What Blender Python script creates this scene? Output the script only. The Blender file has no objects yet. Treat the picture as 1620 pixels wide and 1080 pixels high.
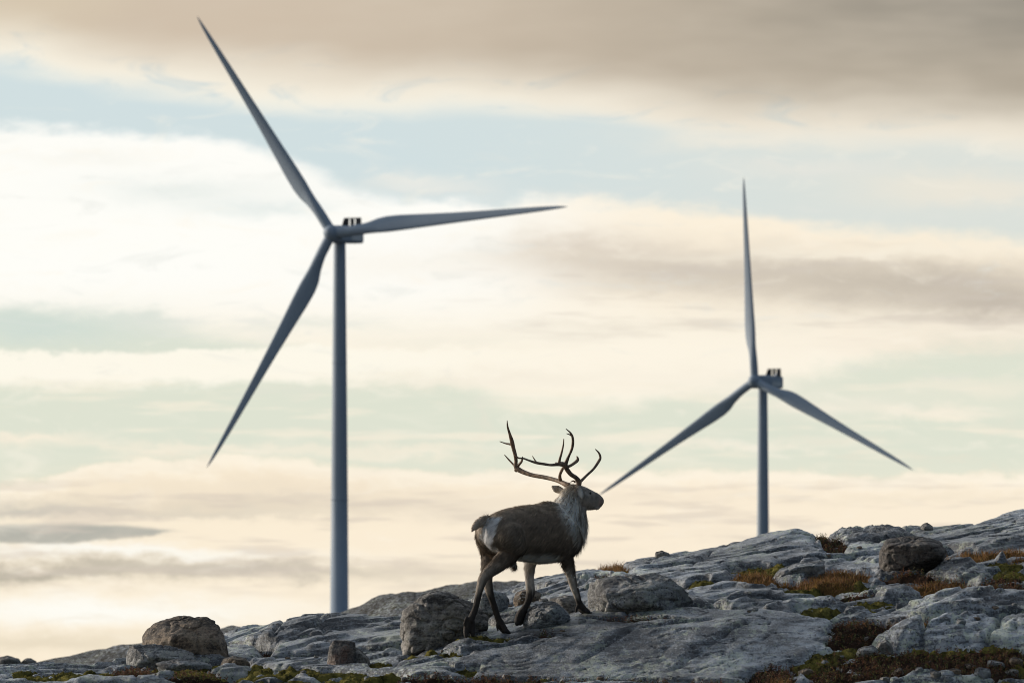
import bpy, bmesh, math, random
import numpy as np
from mathutils import Vector, Matrix

R = math.radians
random.seed(7)
rng = np.random.default_rng(11)
scene = bpy.context.scene
C = scene.collection

# ------------------------------------------------------------------ camera
F = 13500.0                       # focal length in photograph pixels (1620 wide): 300 mm
EYE = 1.5
PITCH = math.atan(560 / F)
cam_d = bpy.data.cameras.new('camera')
cam_d.sensor_width = 36.0
cam_d.lens = 300.0
cam_d.clip_start = 0.5
cam_d.clip_end = 30000
cam_d.dof.use_dof = True
cam_d.dof.focus_distance = 78.3
cam_d.dof.aperture_fstop = 9.0
cam = bpy.data.objects.new('camera', cam_d)
C.objects.link(cam)
cam.location = (0, 0, EYE)
cam.rotation_euler = (R(90) + PITCH, 0, 0)
scene.camera = cam

SUN_AZ, SUN_EL = -66.0, 13.0      # degrees from the view direction (left is negative), height
SKY_STRENGTH = 0.10
SUN_POWER = 3.4
EXPOSURE = 0.0
HIGH_NEAR = (1.12, 1.17, 1.22)        # thin high cloud round the sun
HIGH_FAR = (.14, .185, .25)         # and opposite it

# ------------------------------------------------------------------ view
scene.cycles.filter_width = 1.0
scene.cycles.max_bounces = 4
scene.cycles.diffuse_bounces = 2
scene.cycles.glossy_bounces = 2
scene.cycles.use_adaptive_sampling = True
scene.cycles.adaptive_threshold = .015
scene.view_settings.view_transform = 'Standard'
scene.view_settings.look = 'None'
scene.view_settings.gamma = 1.0
scene.view_settings.use_curve_mapping = False
scene.view_settings.exposure = EXPOSURE


def lin(r, g, b):
    def f(c):
        c /= 255.0
        return c / 12.92 if c <= 0.04045 else ((c + 0.055) / 1.055) ** 2.4
    return (f(r), f(g), f(b))


# ------------------------------------------------------------------ world: bands of low cloud over a hazy evening sky
class NT:
    """short hand for building node trees"""
    def __init__(self, tree):
        self.t = tree
        self.n = tree.nodes
        self.l = tree.links

    def node(self, kind, **kw):
        n = self.n.new(kind)
        for k, v in kw.items():
            setattr(n, k, v)
        return n

    def put(self, sock, v):
        if hasattr(v, 'is_linked'):
            self.l.new(v, sock)
        elif isinstance(v, (tuple, list)) and sock.type == 'RGBA' and len(v) == 3:
            sock.default_value = (*v, 1)
        else:
            sock.default_value = v

    def m(self, op, a, b=None, c=None, clamp=False):
        n = self.node('ShaderNodeMath', operation=op, use_clamp=clamp)
        self.put(n.inputs[0], a)
        if b is not None:
            self.put(n.inputs[1], b)
        if c is not None:
            self.put(n.inputs[2], c)
        return n.outputs[0]

    def add(self, a, b): return self.m('ADD', a, b)
    def sub(self, a, b): return self.m('SUBTRACT', a, b)
    def mul(self, a, b): return self.m('MULTIPLY', a, b)

    def smooth(self, v, a, b, lo=0.0, hi=1.0):
        n = self.node('ShaderNodeMapRange', interpolation_type='SMOOTHSTEP')
        self.put(n.inputs['Value'], v)
        self.put(n.inputs['From Min'], a)
        self.put(n.inputs['From Max'], b)
        n.inputs['To Min'].default_value = lo
        n.inputs['To Max'].default_value = hi
        return n.outputs['Result']

    def ramp(self, v, a, b, lo=0.0, hi=1.0):
        n = self.node('ShaderNodeMapRange', interpolation_type='LINEAR', clamp=True)
        self.put(n.inputs['Value'], v)
        self.put(n.inputs['From Min'], a)
        self.put(n.inputs['From Max'], b)
        n.inputs['To Min'].default_value = lo
        n.inputs['To Max'].default_value = hi
        return n.outputs['Result']

    def mix(self, f, a, b, mode='MIX'):
        n = self.node('ShaderNodeMix', data_type='RGBA', blend_type=mode)
        self.put(n.inputs[0], f)
        self.put(n.inputs[6], a)
        self.put(n.inputs[7], b)
        return n.outputs[2]

    def noise(self, vec, scale, detail=4.0, rough=0.55, dist=0.0):
        n = self.node('ShaderNodeTexNoise')
        n.noise_dimensions = '3D'
        self.put(n.inputs['Vector'], vec)
        n.inputs['Scale'].default_value = scale
        n.inputs['Detail'].default_value = detail
        n.inputs['Roughness'].default_value = rough
        n.inputs['Distortion'].default_value = dist
        return n.outputs['Fac']

    def vec(self, x, y, z=0.0):
        n = self.node('ShaderNodeCombineXYZ')
        for i, v in enumerate((x, y, z)):
            self.put(n.inputs[i], v)
        return n.outputs[0]

    def curve(self, v, pts, x0, x1, y0, y1):
        n = self.node('ShaderNodeFloatCurve')
        c = n.mapping.curves[0]
        P = [((x - x0) / (x1 - x0), (y - y0) / (y1 - y0)) for x, y in pts]
        c.points[0].location = P[0]
        c.points[1].location = P[-1]
        for p in P[1:-1]:
            c.points.new(*p)
        n.mapping.update()
        self.put(n.inputs['Value'], self.ramp(v, x0, x1))
        return self.add(self.mul(n.outputs[0], y1 - y0), y0)


def build_world():
    w = bpy.data.worlds.new('World')
    scene.world = w
    w.use_nodes = True
    w.cycles.sampling_method = 'MANUAL'
    w.cycles.sample_map_resolution = 512
    w.node_tree.nodes.clear()
    T = NT(w.node_tree)
    out = T.node('ShaderNodeOutputWorld')
    bg = T.node('ShaderNodeBackground')
    T.l.new(bg.outputs[0], out.inputs[0])
    sky = T.node('ShaderNodeTexSky')
    sky.sky_type = 'NISHITA'
    sky.sun_disc = False
    sky.sun_elevation = R(SUN_EL)
    sky.sun_rotation = R(SUN_AZ)
    sky.air_density = 1.0
    sky.dust_density = 1.5
    sky.ozone_density = 1.5
    tc = T.node('ShaderNodeTexCoord')
    sep = T.node('ShaderNodeSeparateXYZ')
    T.l.new(tc.outputs['Generated'], sep.inputs[0])
    X, Y, Z = sep.outputs
    # compass bearing and height above the horizon, both in units of 1/235.6 degree
    K = 57.29578 * 235.6
    az = T.add(T.mul(T.m('ARCTAN2', X, Y), K), 810)
    el = T.mul(T.m('ARCSINE', Z), K)
    t0 = T.sub(1100, el)                      # grows towards the horizon
    # ---- wind-drawn warping of the bands
    n1 = T.noise(T.vec(T.mul(az, 1 / 420), T.mul(t0, 1 / 110)), 1.0, 3, 0.6)
    n2 = T.noise(T.vec(T.mul(az, 1 / 420), T.mul(t0, 1 / 110), 7.3), 1.0, 2, 0.55)
    n3 = T.noise(T.vec(T.mul(az, 1 / 90), T.mul(t0, 1 / 38), 3.1), 1.0, 4, 0.62)
    n4 = T.noise(T.vec(T.mul(az, 1 / 240), T.mul(t0, 1 / 26), 12.1), 1.0, 3, 0.6)
    n5 = T.noise(T.vec(T.mul(az, 1 / 34), T.mul(t0, 1 / 15), 21.7), 1.0, 2, 0.6)
    t = T.add(t0, T.add(T.add(T.mul(T.sub(n1, .5), 46), T.mul(T.sub(n3, .5), 52)), T.mul(T.sub(n5, .5), 14)))
    s = T.add(az, T.add(T.mul(T.sub(n2, .5), 240), T.mul(T.sub(n3, .5), 110)))
    tex = T.sub(n3, .5)

    # ---- hazy clear sky: pale blue high, greenish, cream at the horizon
    col = T.mix(T.smooth(t0, 330, 600), T.mix(T.smooth(s, 500, 1500), lin(209, 223, 225), lin(220, 225, 219)), lin(223, 227, 210))
    col = T.mix(T.smooth(t0, 700, 900), col, lin(252, 238, 213))

    def curve(pts):
        return T.curve(s, [(-600, pts[0][1])] + pts + [(2200, pts[-1][1])], -600, 2200, -100, 1200)

    def band(top, bot, soft_top, soft_bot):
        """mask of a cloud bank between two height curves"""
        a = T.smooth(T.sub(t, top), -soft_top, soft_top)
        b = T.smooth(T.sub(bot, t), -soft_bot, soft_bot)
        return T.mul(a, b)

    pst = T.vec(s, t)

    def blob(cx, cy, rx, ry, p=1.0):
        v = T.node('ShaderNodeVectorMath', operation='MULTIPLY_ADD')
        T.l.new(pst, v.inputs[0])
        v.inputs[1].default_value = (1 / rx, 1 / ry, 0)
        v.inputs[2].default_value = (-cx / rx, -cy / ry, 0)
        d = T.node('ShaderNodeVectorMath', operation='DOT_PRODUCT')
        T.l.new(v.outputs[0], d.inputs[0])
        T.l.new(v.outputs[0], d.inputs[1])
        return T.m('POWER', 2.718, T.m('SUBTRACT', math.log(p), d.outputs['Value']))

    cream = lin(255, 254, 248)
    warm = lin(253, 241, 220)
    # ---- big bright bank across the middle
    top = curve([(0, 205), (200, 212), (380, 232), (480, 270), (560, 310), (760, 322), (900, 316), (1050, 322), (1250, 350), (1450, 372), (1620, 385)])
    bot = curve([(0, 490), (150, 500), (300, 520), (480, 560), (700, 600), (900, 640), (1200, 600), (1400, 560), (1620, 545)])
    mk = band(top, bot, 16, 24)
    bank = T.mix(T.smooth(s, 650, 1150), cream, warm)
    bank = T.mix(T.smooth(t0, 430, 560), bank, lin(253, 245, 228))
    col = T.mix(mk, col, bank)
    # its blue-grey thin spots and beige folds
    for cx, cy, rx, ry, p, c in [
            (300, 300, 150, 22, .55, (222, 230, 226)), (420, 330, 90, 14, .5, (214, 226, 224)), (120, 250, 90, 14, .35, (240, 238, 228)),
            (950, 392, 130, 34, .75, (222, 211, 196)), (1020, 408, 190, 30, .7, (216, 205, 190)), (1180, 428, 230, 34, .85, (210, 200, 185)), (1420, 452, 280, 38, 1.0, (201, 191, 176)),
            (1600, 482, 220, 34, 1.0, (198, 188, 174)), (1050, 455, 120, 18, .4, (226, 216, 200)), (650, 420, 160, 26, .3, (244, 234, 216)),
            (1000, 520, 260, 14, .35, (226, 218, 202)), (1500, 545, 260, 20, .35, (236, 220, 200)), (700, 540, 160, 12, .3, (228, 226, 212)),
            (480, 515, 130, 10, .45, (216, 222, 212)), (1300, 400, 300, 10, .5, (254, 246, 228)), (60, 520, 150, 28, .9, (209, 221, 212)),
            (230, 505, 70, 8, .5, (214, 222, 213)), (1560, 300, 170, 30, .75, (240, 232, 216)), (1280, 270, 130, 16, .5, (236, 232, 222)), (1180, 225, 150, 14, .6, (240, 234, 220)), (700, 300, 90, 12, .5, (238, 236, 228)), (620, 290, 60, 14, .6, (244, 240, 230))]:
        col = T.mix(blob(cx, cy, rx, ry, p), col, lin(*c))
    # ---- lower streaks
    col = T.mix(T.mul(band(curve([(0, 560), (600, 552), (900, 556), (1620, 560)]), curve([(0, 606), (300, 610), (600, 606), (900, 590), (1620, 580)]), 6, 12),
                      T.smooth(s, 1000, 500)), col, lin(254, 249, 234))
    col = T.mix(blob(700, 602, 200, 16, .5), col, lin(246, 238, 220))
    wisp = T.mul(T.smooth(n4, .50, .66), T.smooth(T.add(t0, T.mul(tex, 60)), 560, 650))
    wisp = T.mul(wisp, T.smooth(t0, 760, 700))
    col = T.mix(T.mul(wisp, .6), col, lin(250, 240, 220))
    for cx, cy, rx, ry, p, c in [
            (60, 697, 110, 9, .8, (252, 240, 220)), (330, 708, 260, 8, .7, (248, 238, 218)), (640, 712, 170, 9, .65, (248, 238, 218)),
            (1470, 652, 110, 13, .8, (250, 240, 222)), (1290, 640, 110, 20, .6, (246, 238, 222)), (1520, 615, 120, 14, .5, (248, 238, 220)),
            (870, 645, 90, 8, .6, (248, 240, 222)), (1100, 700, 240, 7, .6, (247, 238, 220)), (830, 600, 200, 14, .5, (244, 236, 220)),
            (1130, 600, 160, 26, .45, (246, 238, 222))]:
        col = T.mix(blob(cx, cy, rx, ry, p), col, lin(*c))
    # ---- low bank over the horizon
    top = curve([(0, 768), (100, 756), (220, 738), (330, 724), (430, 722), (540, 732), (640, 742), (900, 746), (1200, 748), (1620, 752)])
    mk = T.smooth(T.sub(t, top), -9, 11)
    low = T.mix(T.smooth(s, 300, 1100), lin(252, 238, 214), lin(251, 237, 214))
    col = T.mix(mk, col, low)
    for cx, cy, rx, ry, p, c in [
            (430, 770, 260, 22, .55, (234, 219, 196)), (60, 806, 120, 16, .65, (206, 200, 186)), (330, 800, 220, 16, .6, (222, 209, 188)),
            (640, 796, 260, 16, .45, (226, 214, 196)), (100, 845, 150, 12, .25, (190, 186, 176)),
            (200, 876, 300, 11, 1.0, (255, 252, 242)), (60, 905, 320, 15, 1.0, (190, 182, 165)), (420, 901, 250, 14, .9, (194, 186, 171)), (60, 812, 140, 8, .8, (200, 196, 184)), (300, 812, 180, 8, .5, (212, 204, 188)), (450, 790, 160, 9, .45, (224, 212, 194)),
            (760, 905, 240, 18, .45, (226, 215, 196)), (150, 965, 360, 26, 1.0, (255, 253, 244)), (40, 1020, 220, 18, .6, (222, 210, 186)),
            (520, 940, 260, 16, .5, (254, 240, 216)), (600, 850, 300, 14, .4, (250, 236, 214)), (1060, 790, 200, 10, .4, (238, 224, 204)),
            (1420, 790, 300, 9, .35, (238, 226, 204)), (1180, 845, 260, 9, .3, (238, 224, 204))]:
        col = T.mix(blob(cx, cy, rx, ry, p), col, lin(*c))
    ts = T.add(t0, T.add(T.mul(tex, 10), T.mul(T.sub(n5, .5), 4)))
    lens_top = curve([(0, 829), (150, 828), (230, 832), (300, 839), (1620, 842)])
    lens_bot = curve([(0, 860), (90, 861), (160, 856), (230, 850), (300, 842), (1620, 842)])
    lens = T.mul(T.smooth(T.sub(ts, lens_top), -3, 5), T.smooth(T.sub(lens_bot, ts), -3, 4))
    col = T.mix(T.mul(T.mul(lens, T.mul(T.smooth(s, 330, 250), T.smooth(s, -420, -200))), .95), col, T.mix(T.smooth(n3, .3, .7), lin(176, 176, 167), lin(190, 187, 176)))
    # rim of light along the top of the low bank
    rim = T.mul(T.smooth(T.sub(t, top), -4, 8), T.smooth(T.sub(t, top), 34, 10))
    col = T.mix(T.mul(rim, .55), col, lin(255, 247, 230))
    # loose shreds and veils over everything
    n6 = T.noise(T.vec(T.mul(az, 1 / 170), T.mul(t0, 1 / 48), 31.0), 1.0, 5, 0.62, 1.2)
    col = T.mix(T.smooth(n6, .52, .76, 0, .38), col, lin(254, 246, 230))
    col = T.mix(T.mul(T.smooth(n6, .46, .28, 0, .35), T.smooth(t0, 150, 320)), col, T.mix(T.smooth(t0, 500, 760), lin(226, 228, 222), lin(238, 226, 206)))
    mauve = T.mul(T.smooth(n4, .50, .36), T.mul(T.smooth(t0, 735, 790), T.smooth(t0, 960, 900)))
    col = T.mix(T.mul(mauve, .5), col, lin(214, 202, 188))
    mauve = T.mul(T.smooth(n4, .50, .34), T.mul(T.smooth(t0, 360, 420), T.smooth(t0, 560, 500)))
    col = T.mix(T.mul(T.mul(mauve, .45), T.smooth(s, 650, 950)), col, lin(208, 198, 186))
    # ---- the high grey deck
    edge = curve([(0, 62), (160, 96), (330, 112), (600, 128), (760, 128), (900, 148), (1080, 168), (1300, 178), (1620, 190)])
    td = T.add(t0, T.add(T.mul(T.sub(n1, .5), 40), T.mul(T.sub(n3, .5), 16)))
    dd = T.sub(td, edge)
    fringe = T.mul(T.smooth(dd, T.add(20, T.mul(n2, 90)), 15), T.smooth(n6, .20, .48))
    col = T.mix(T.mul(fringe, .95), col, T.mix(T.smooth(s, 500, 1300), lin(254, 247, 230), lin(246, 237, 220)))
    deckc = T.mix(T.smooth(s, 300, 1500), lin(208, 192, 172), lin(176, 166, 150))
    deckc = T.mix(T.mul(T.smooth(s, 1000, 1650), T.smooth(t0, 150, 0)), deckc, lin(150, 144, 133))
    deckc = T.mix(T.mul(T.smooth(s, 260, 0), T.smooth(t0, 110, 40)), deckc, lin(214, 199, 176))
    deckc = T.mix(T.smooth(n1, .35, .75, 0, .35), deckc, lin(216, 204, 186))
    deck = T.smooth(dd, 52, -66)
    col = T.mix(deck, col, deckc)
    sd = Vector((math.sin(R(SUN_AZ)) * math.cos(R(SUN_EL)), math.cos(R(SUN_AZ)) * math.cos(R(SUN_EL)), math.sin(R(SUN_EL))))
    dot = T.node('ShaderNodeVectorMath', operation='DOT_PRODUCT')
    T.l.new(tc.outputs['Generated'], dot.inputs[0])
    dot.inputs[1].default_value = sd
    toward = dot.outputs['Value']
    # the low cloud away from the sun is seen by its shaded blue side
    away = T.smooth(toward, .30, -.55)
    col = T.mix(away, col, T.mix(1.0, col, (0.14, 0.19, 0.28), 'MULTIPLY'))
    col = T.mix(T.smooth(Z, -0.002, -0.03), col, (0.06, 0.065, 0.07))
    # higher up the deck breaks into thin cloud over clear blue: bright round the sun, blue-grey opposite
    pl = T.m('MAXIMUM', Z, 0.03)
    on = T.noise(T.vec(T.m('DIVIDE', X, pl), T.m('DIVIDE', Y, pl), 5.0), 0.55, 4, 0.55)
    cover = T.smooth(on, .40, .60)
    clear = T.mix(1.0, sky.outputs[0], (SKY_STRENGTH,) * 3, 'MULTIPLY')
    cl = T.mix(T.smooth(T.add(T.mul(toward, .6), T.mul(Y, .55)), .70, -.30), HIGH_NEAR, HIGH_FAR)
    hi = T.mix(T.add(T.mul(cover, .55), .35), clear, cl)
    bg2 = T.node('ShaderNodeBackground')
    T.l.new(hi, bg2.inputs['Color'])
    T.l.new(col, bg.inputs['Color'])
    mx = T.node('ShaderNodeMixShader')
    T.l.new(T.smooth(t0, -400, -1600), mx.inputs[0])
    T.l.new(bg.outputs[0], mx.inputs[1])
    T.l.new(bg2.outputs[0], mx.inputs[2])
    T.l.new(mx.outputs[0], out.inputs[0])
    return sd


SUN_DIR = build_world()
sun_d = bpy.data.lights.new('sun', 'SUN')
sun_d.energy = SUN_POWER
sun_d.angle = R(4)
sun_d.color = (1.0, 0.89, 0.76)
sun = bpy.data.objects.new('sun', sun_d)
C.objects.link(sun)
sun.location = (-40, 40, 40)
sun.rotation_euler = SUN_DIR.to_track_quat('Z', 'Y').to_euler()

# ------------------------------------------------------------------ small tools
CP, SP = math.cos(PITCH), math.sin(PITCH)


def at(px, py, d):
    """world point at distance d (metres along the ground) seen in that direction"""
    u = (px - 810) / F
    v = (540 - py) / F
    dy = CP - v * SP
    k = d / dy
    return Vector((u * k, d, EYE + (SP + v * CP) * k))


def z_of(py, d):
    v = (540 - np.asarray(py, float)) / F
    return EYE + d * (SP + v * CP) / (CP - v * SP)


def project(x, y, z):
    dz = z - EYE
    dep = y * CP + dz * SP
    upc = -y * SP + dz * CP
    return 810 + F * x / dep, 540 - F * upc / dep


PERM = np.random.default_rng(3).permutation(256)
PERM = np.concatenate([PERM, PERM, PERM]).astype(np.int64)
GA = np.random.default_rng(5).uniform(0, 2 * np.pi, 256)
GX, GY = np.cos(GA), np.sin(GA)
_g3 = np.random.default_rng(6).normal(size=(256, 3))
G3 = _g3 / np.linalg.norm(_g3, axis=1)[:, None]


def gn2(x, y):
    xi, yi = np.floor(x), np.floor(y)
    fx, fy = x - xi, y - yi
    a, b = xi.astype(np.int64) & 255, yi.astype(np.int64) & 255
    u, v = fx * fx * fx * (fx * (fx * 6 - 15) + 10), fy * fy * fy * (fy * (fy * 6 - 15) + 10)

    def g(ix, iy, dx, dy):
        h = PERM[PERM[ix & 255] + (iy & 255)]
        return GX[h] * dx + GY[h] * dy
    n0 = g(a, b, fx, fy) * (1 - u) + g(a + 1, b, fx - 1, fy) * u
    n1 = g(a, b + 1, fx, fy - 1) * (1 - u) + g(a + 1, b + 1, fx - 1, fy - 1) * u
    return (n0 * (1 - v) + n1 * v) * 1.5


def fbm2(x, y, oct=4, gain=.5, ridged=False):
    s, a, tot = 0, 1.0, 0
    for i in range(oct):
        n = gn2(x + 17.3 * i, y - 9.1 * i)
        if ridged:
            n = 1 - 2 * np.abs(n)
        s = s + a * n
        tot += a
        a *= gain
        x, y = x * 2.03, y * 2.03
    return s / tot


def gn3(p):
    i = np.floor(p)
    f = p - i
    i = i.astype(np.int64) & 255
    u = f * f * f * (f * (f * 6 - 15) + 10)
    r = 0
    for dx in (0, 1):
        for dy in (0, 1):
            for dz in (0, 1):
                h = PERM[PERM[PERM[(i[:, 0] + dx) & 255] + ((i[:, 1] + dy) & 255)] + ((i[:, 2] + dz) & 255)]
                dot = G3[h, 0] * (f[:, 0] - dx) + G3[h, 1] * (f[:, 1] - dy) + G3[h, 2] * (f[:, 2] - dz)
                wgt = (u[:, 0] if dx else 1 - u[:, 0]) * (u[:, 1] if dy else 1 - u[:, 1]) * (u[:, 2] if dz else 1 - u[:, 2])
                r = r + dot * wgt
    return r * 1.5


def fbm3(p, oct=4, gain=.5):
    s, a, tot = 0, 1.0, 0
    for k in range(oct):
        s = s + a * gn3(p + 13.7 * k)
        tot += a
        a *= gain
        p = p * 2.03
    return s / tot


def sstep(a, b, x):
    t = np.clip((x - a) / (b - a), 0, 1)
    return t * t * (3 - 2 * t)


def mesh_np(name, V, Fc, mat, parent=None, smooth=True, attrs=None):
    """mesh from numpy arrays: V (n,3), Fc (m,3 or 4)"""
    V = np.asarray(V, np.float32)
    Fc = np.asarray(Fc, np.int32)
    me = bpy.data.meshes.new(name)
    me.vertices.add(len(V))
    me.vertices.foreach_set('co', V.ravel())
    k = Fc.shape[1]
    me.loops.add(Fc.size)
    me.loops.foreach_set('vertex_index', Fc.ravel())
    me.polygons.add(len(Fc))
    me.polygons.foreach_set('loop_start', np.arange(0, Fc.size, k, dtype=np.int32))
    me.polygons.foreach_set('use_smooth', np.full(len(Fc), smooth))
    me.update(calc_edges=True)
    if attrs:
        for an, av in attrs.items():
            av = np.asarray(av, np.float32)
            if av.ndim == 1:
                a = me.attributes.new(an, 'FLOAT', 'POINT')
                a.data.foreach_set('value', av)
            else:
                a = me.attributes.new(an, 'FLOAT_COLOR', 'POINT')
                a.data.foreach_set('color', np.c_[av, np.ones(len(av))].astype(np.float32).ravel())
    if mat is not None:
        me.materials.append(mat)
    o = bpy.data.objects.new(name, me)
    C.objects.link(o)
    if parent is not None:
        o.parent = parent
    return o


def tag(o, label=None, cat=None, group=None, kind=None):
    for k, v in (('label', label), ('category', cat), ('group', group), ('kind', kind)):
        if v:
            o[k] = v
    return o


def empty(name, loc):
    o = bpy.data.objects.new(name, None)
    o.empty_display_size = .2
    C.objects.link(o)
    o.location = loc
    return o


# ------------------------------------------------------------------ materials
def new_mat(name):
    m = bpy.data.materials.new(name)
    m.use_nodes = True
    m.node_tree.nodes.clear()
    T = NT(m.node_tree)
    out = T.node('ShaderNodeOutputMaterial')
    b = T.node('ShaderNodeBsdfPrincipled')
    T.l.new(b.outputs[0], out.inputs[0])
    return m, T, b


def rock_colour(T, P, dark, light, lichen, lich_amt, stain=None, stain_amt=0.0, speck=.5):
    """granite gneiss: grey mottling, streaks of foliation, pale lichen, black specks"""
    big = T.noise(P, 1.1, 5, .6)
    mid = T.noise(P, 7.0, 5, .65)
    fine = T.noise(P, 55.0, 4, .7)
    mp = T.node('ShaderNodeMapping')
    T.l.new(P, mp.inputs[0])
    mp.inputs['Rotation'].default_value = (R(12), R(-16), R(24))
    mp.inputs['Scale'].default_value = (2.2, 9.0, 20.0)
    streak = T.noise(mp.outputs[0], 1.4, 5, .62)
    f = T.add(T.add(T.mul(big, .5), T.mul(mid, .45)), T.add(T.mul(fine, .35), T.mul(streak, .55)))
    c = T.mix(T.smooth(f, .83, 1.06), tuple(q * .8 for q in dark), tuple(q * 1.12 for q in light))
    # lichen rosettes
    l1 = T.noise(P, 13.0, 6, .72)
    l2 = T.noise(P, 2.2, 3, .5)
    l3 = T.noise(P, 30.0, 4, .7)
    lm = T.m('MAXIMUM', T.smooth(T.add(l1, T.mul(T.sub(l2, .5), .45)), .55, .61), T.smooth(T.add(l3, T.mul(T.sub(l2, .5), .5)), .58, .65))
    lm = T.mul(lm, lich_amt)
    c = T.mix(lm, c, lichen)
    pale = T.smooth(T.noise(P, 27.0, 4, .75), .57, .64)
    c = T.mix(T.mul(pale, .75), c, tuple(min(1, x * 1.35) for x in light))
    if stain:
        sm = T.smooth(T.noise(P, 3.1, 6, .68), .5, .68)
        c = T.mix(T.mul(sm, stain_amt), c, stain)
    # weathering on the large scale: darker damp faces, pale scoured ones
    wx_ = T.noise(P, .75, 3, .5)
    k_ = T.add(T.mul(T.smooth(wx_, .34, .66), .62), .62)
    c = T.mix(1.0, c, T.vec(k_, k_, k_), 'MULTIPLY')
    wet = T.smooth(T.noise(mp.outputs[0], .55, 4, .6), .58, .70)
    c = T.mix(T.mul(wet, .55), c, tuple(x * .55 for x in dark))
    # black lichen specks and pits
    v = T.node('ShaderNodeTexVoronoi')
    T.put(v.inputs['Vector'], P)
    v.inputs['Scale'].default_value = 26
    v.inputs['Randomness'].default_value = 1
    sp = T.mul(T.smooth(v.outputs['Distance'], .26, .12), T.smooth(T.noise(P, 5.0, 4, .6), .47, .60))
    c = T.mix(T.mul(sp, speck), c, tuple(x * .18 for x in dark))
    blk = T.m('MAXIMUM', T.smooth(T.noise(P, 34.0, 4, .75), .57, .64), T.mul(T.smooth(T.noise(P, 17.0, 3, .7), .60, .66), .8))
    c = T.mix(T.mul(blk, speck * .9), c, tuple(x * .25 for x in dark))
    return c, f, fine, mid


def rock_bump(T, b, P, s1=.75, s2=1.0):
    h1 = T.noise(P, 11.0, 8, .72)
    h2 = T.noise(P, 48.0, 5, .7)
    bp = T.node('ShaderNodeBump')
    bp.inputs['Strength'].default_value = s1
    bp.inputs['Distance'].default_value = .06
    T.l.new(h1, bp.inputs['Height'])
    bq = T.node('ShaderNodeBump')
    bq.inputs['Strength'].default_value = s2
    bq.inputs['Distance'].default_value = .012
    T.l.new(h2, bq.inputs['Height'])
    T.l.new(bp.outputs[0], bq.inputs['Normal'])
    T.l.new(bq.outputs[0], b.inputs['Normal'])


def make_rock_mat(name, dark, light, lichen, lich_amt, stain=None, stain_amt=0, speck=.5, rough=.62, veg=False):
    m, T, b = new_mat(name)
    tc = T.node('ShaderNodeTexCoord')
    P = tc.outputs['Object']
    if veg:
        gm = T.node('ShaderNodeMapping')
        T.l.new(P, gm.inputs[0])
        gm.inputs['Scale'].default_value = (1, .3, 1)
        P = gm.outputs[0]
    c, f, fine, mid = rock_colour(T, P, dark, light, lichen, lich_amt, stain, stain_amt, speck)
    if veg:
        at_ = T.node('ShaderNodeAttribute')
        at_.attribute_name = 'veg'
        sp = T.node('ShaderNodeSeparateColor')
        T.l.new(at_.outputs['Color'], sp.inputs[0])
        n = T.noise(P, 16.0, 5, .7)
        n2 = T.noise(P, 4.0, 4, .6)
        soil = T.mix(n, (.012, .010, .007), (.045, .034, .022))
        moss = T.mix(T.smooth(T.add(T.mul(n, .6), T.mul(n2, .5)), .38, .7), (.026, .026, .008), (.20, .172, .042))
        heath = T.mix(n, (.014, .009, .007), (.06, .034, .021))
        grass = T.mix(n, (.06, .035, .012), (.20, .11, .035))
        edge = T.mul(T.sub(n, .5), .5)
        vc = T.mix(T.smooth(T.add(sp.outputs[0], edge), .3, .6), soil, moss)
        vc = T.mix(T.smooth(T.add(sp.outputs[1], edge), .3, .6), vc, heath)
        vc = T.mix(T.smooth(T.add(sp.outputs[2], edge), .3, .6), vc, grass)
        at2 = T.node('ShaderNodeAttribute')
        at2.attribute_name = 'cover'
        cv = T.smooth(T.add(at2.outputs['Fac'], T.mul(edge, 1.2)), .42, .58)
        c = T.mix(cv, c, vc)
        T.l.new(T.add(T.mul(cv, .95 - rough), rough), b.inputs['Roughness'])
        T.l.new(T.sub(.45, T.mul(cv, .4)), b.inputs['Specular IOR Level'])
    T.l.new(c, b.inputs['Base Color'])
    if not veg:
        b.inputs['Roughness'].default_value = rough
        b.inputs['Specular IOR Level'].default_value = .45
    rock_bump(T, b, P)
    return m


M_ground = make_rock_mat('rock_ground', (.058, .066, .075), (.325, .348, .372), (.48, .53, .38), .6, None, 0, .9, .45, veg=True)
M_pale = make_rock_mat('pale_boulder_rock', (.10, .10, .10), (.38, .375, .365), (.40, .42, .32), .4, (.10, .085, .07), .3, .8)
M_brown = make_rock_mat('brown_boulder_rock', (.065, .046, .031), (.26, .19, .128), (.20, .18, .12), .35, (.10, .055, .03), .5, .6)
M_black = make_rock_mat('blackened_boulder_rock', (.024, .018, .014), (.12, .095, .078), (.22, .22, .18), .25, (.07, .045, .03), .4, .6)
M_darkgrey = make_rock_mat('dark_grey_boulder_rock', (.065, .06, .054), (.29, .27, .245), (.24, .25, .19), .35, (.06, .045, .03), .4, .6)
M_bluegrey = make_rock_mat('blue_grey_boulder_rock', (.06, .065, .07), (.30, .31, .32), (.30, .33, .25), .3, None, 0, .7, .5)
M_rust = make_rock_mat('rusty_boulder_rock', (.06, .05, .045), (.22, .20, .18), (.25, .23, .2), .3, (.17, .065, .03), .7, .5)


def flat_mat(name, col, rough=.5, spec=.5, metallic=0, var=.0, scale=3.0):
    m, T, b = new_mat(name)
    if var:
        tc = T.node('ShaderNodeTexCoord')
        n = T.noise(tc.outputs['Object'], scale, 5, .6)
        c = T.mix(T.smooth(n, .3, .7), tuple(x * (1 - var) for x in col), tuple(min(1, x * (1 + var)) for x in col))
        T.l.new(c, b.inputs['Base Color'])
    else:
        b.inputs['Base Color'].default_value = (*col, 1)
    b.inputs['Roughness'].default_value = rough
    b.inputs['Specular IOR Level'].default_value = spec
    b.inputs['Metallic'].default_value = metallic
    return m


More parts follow.
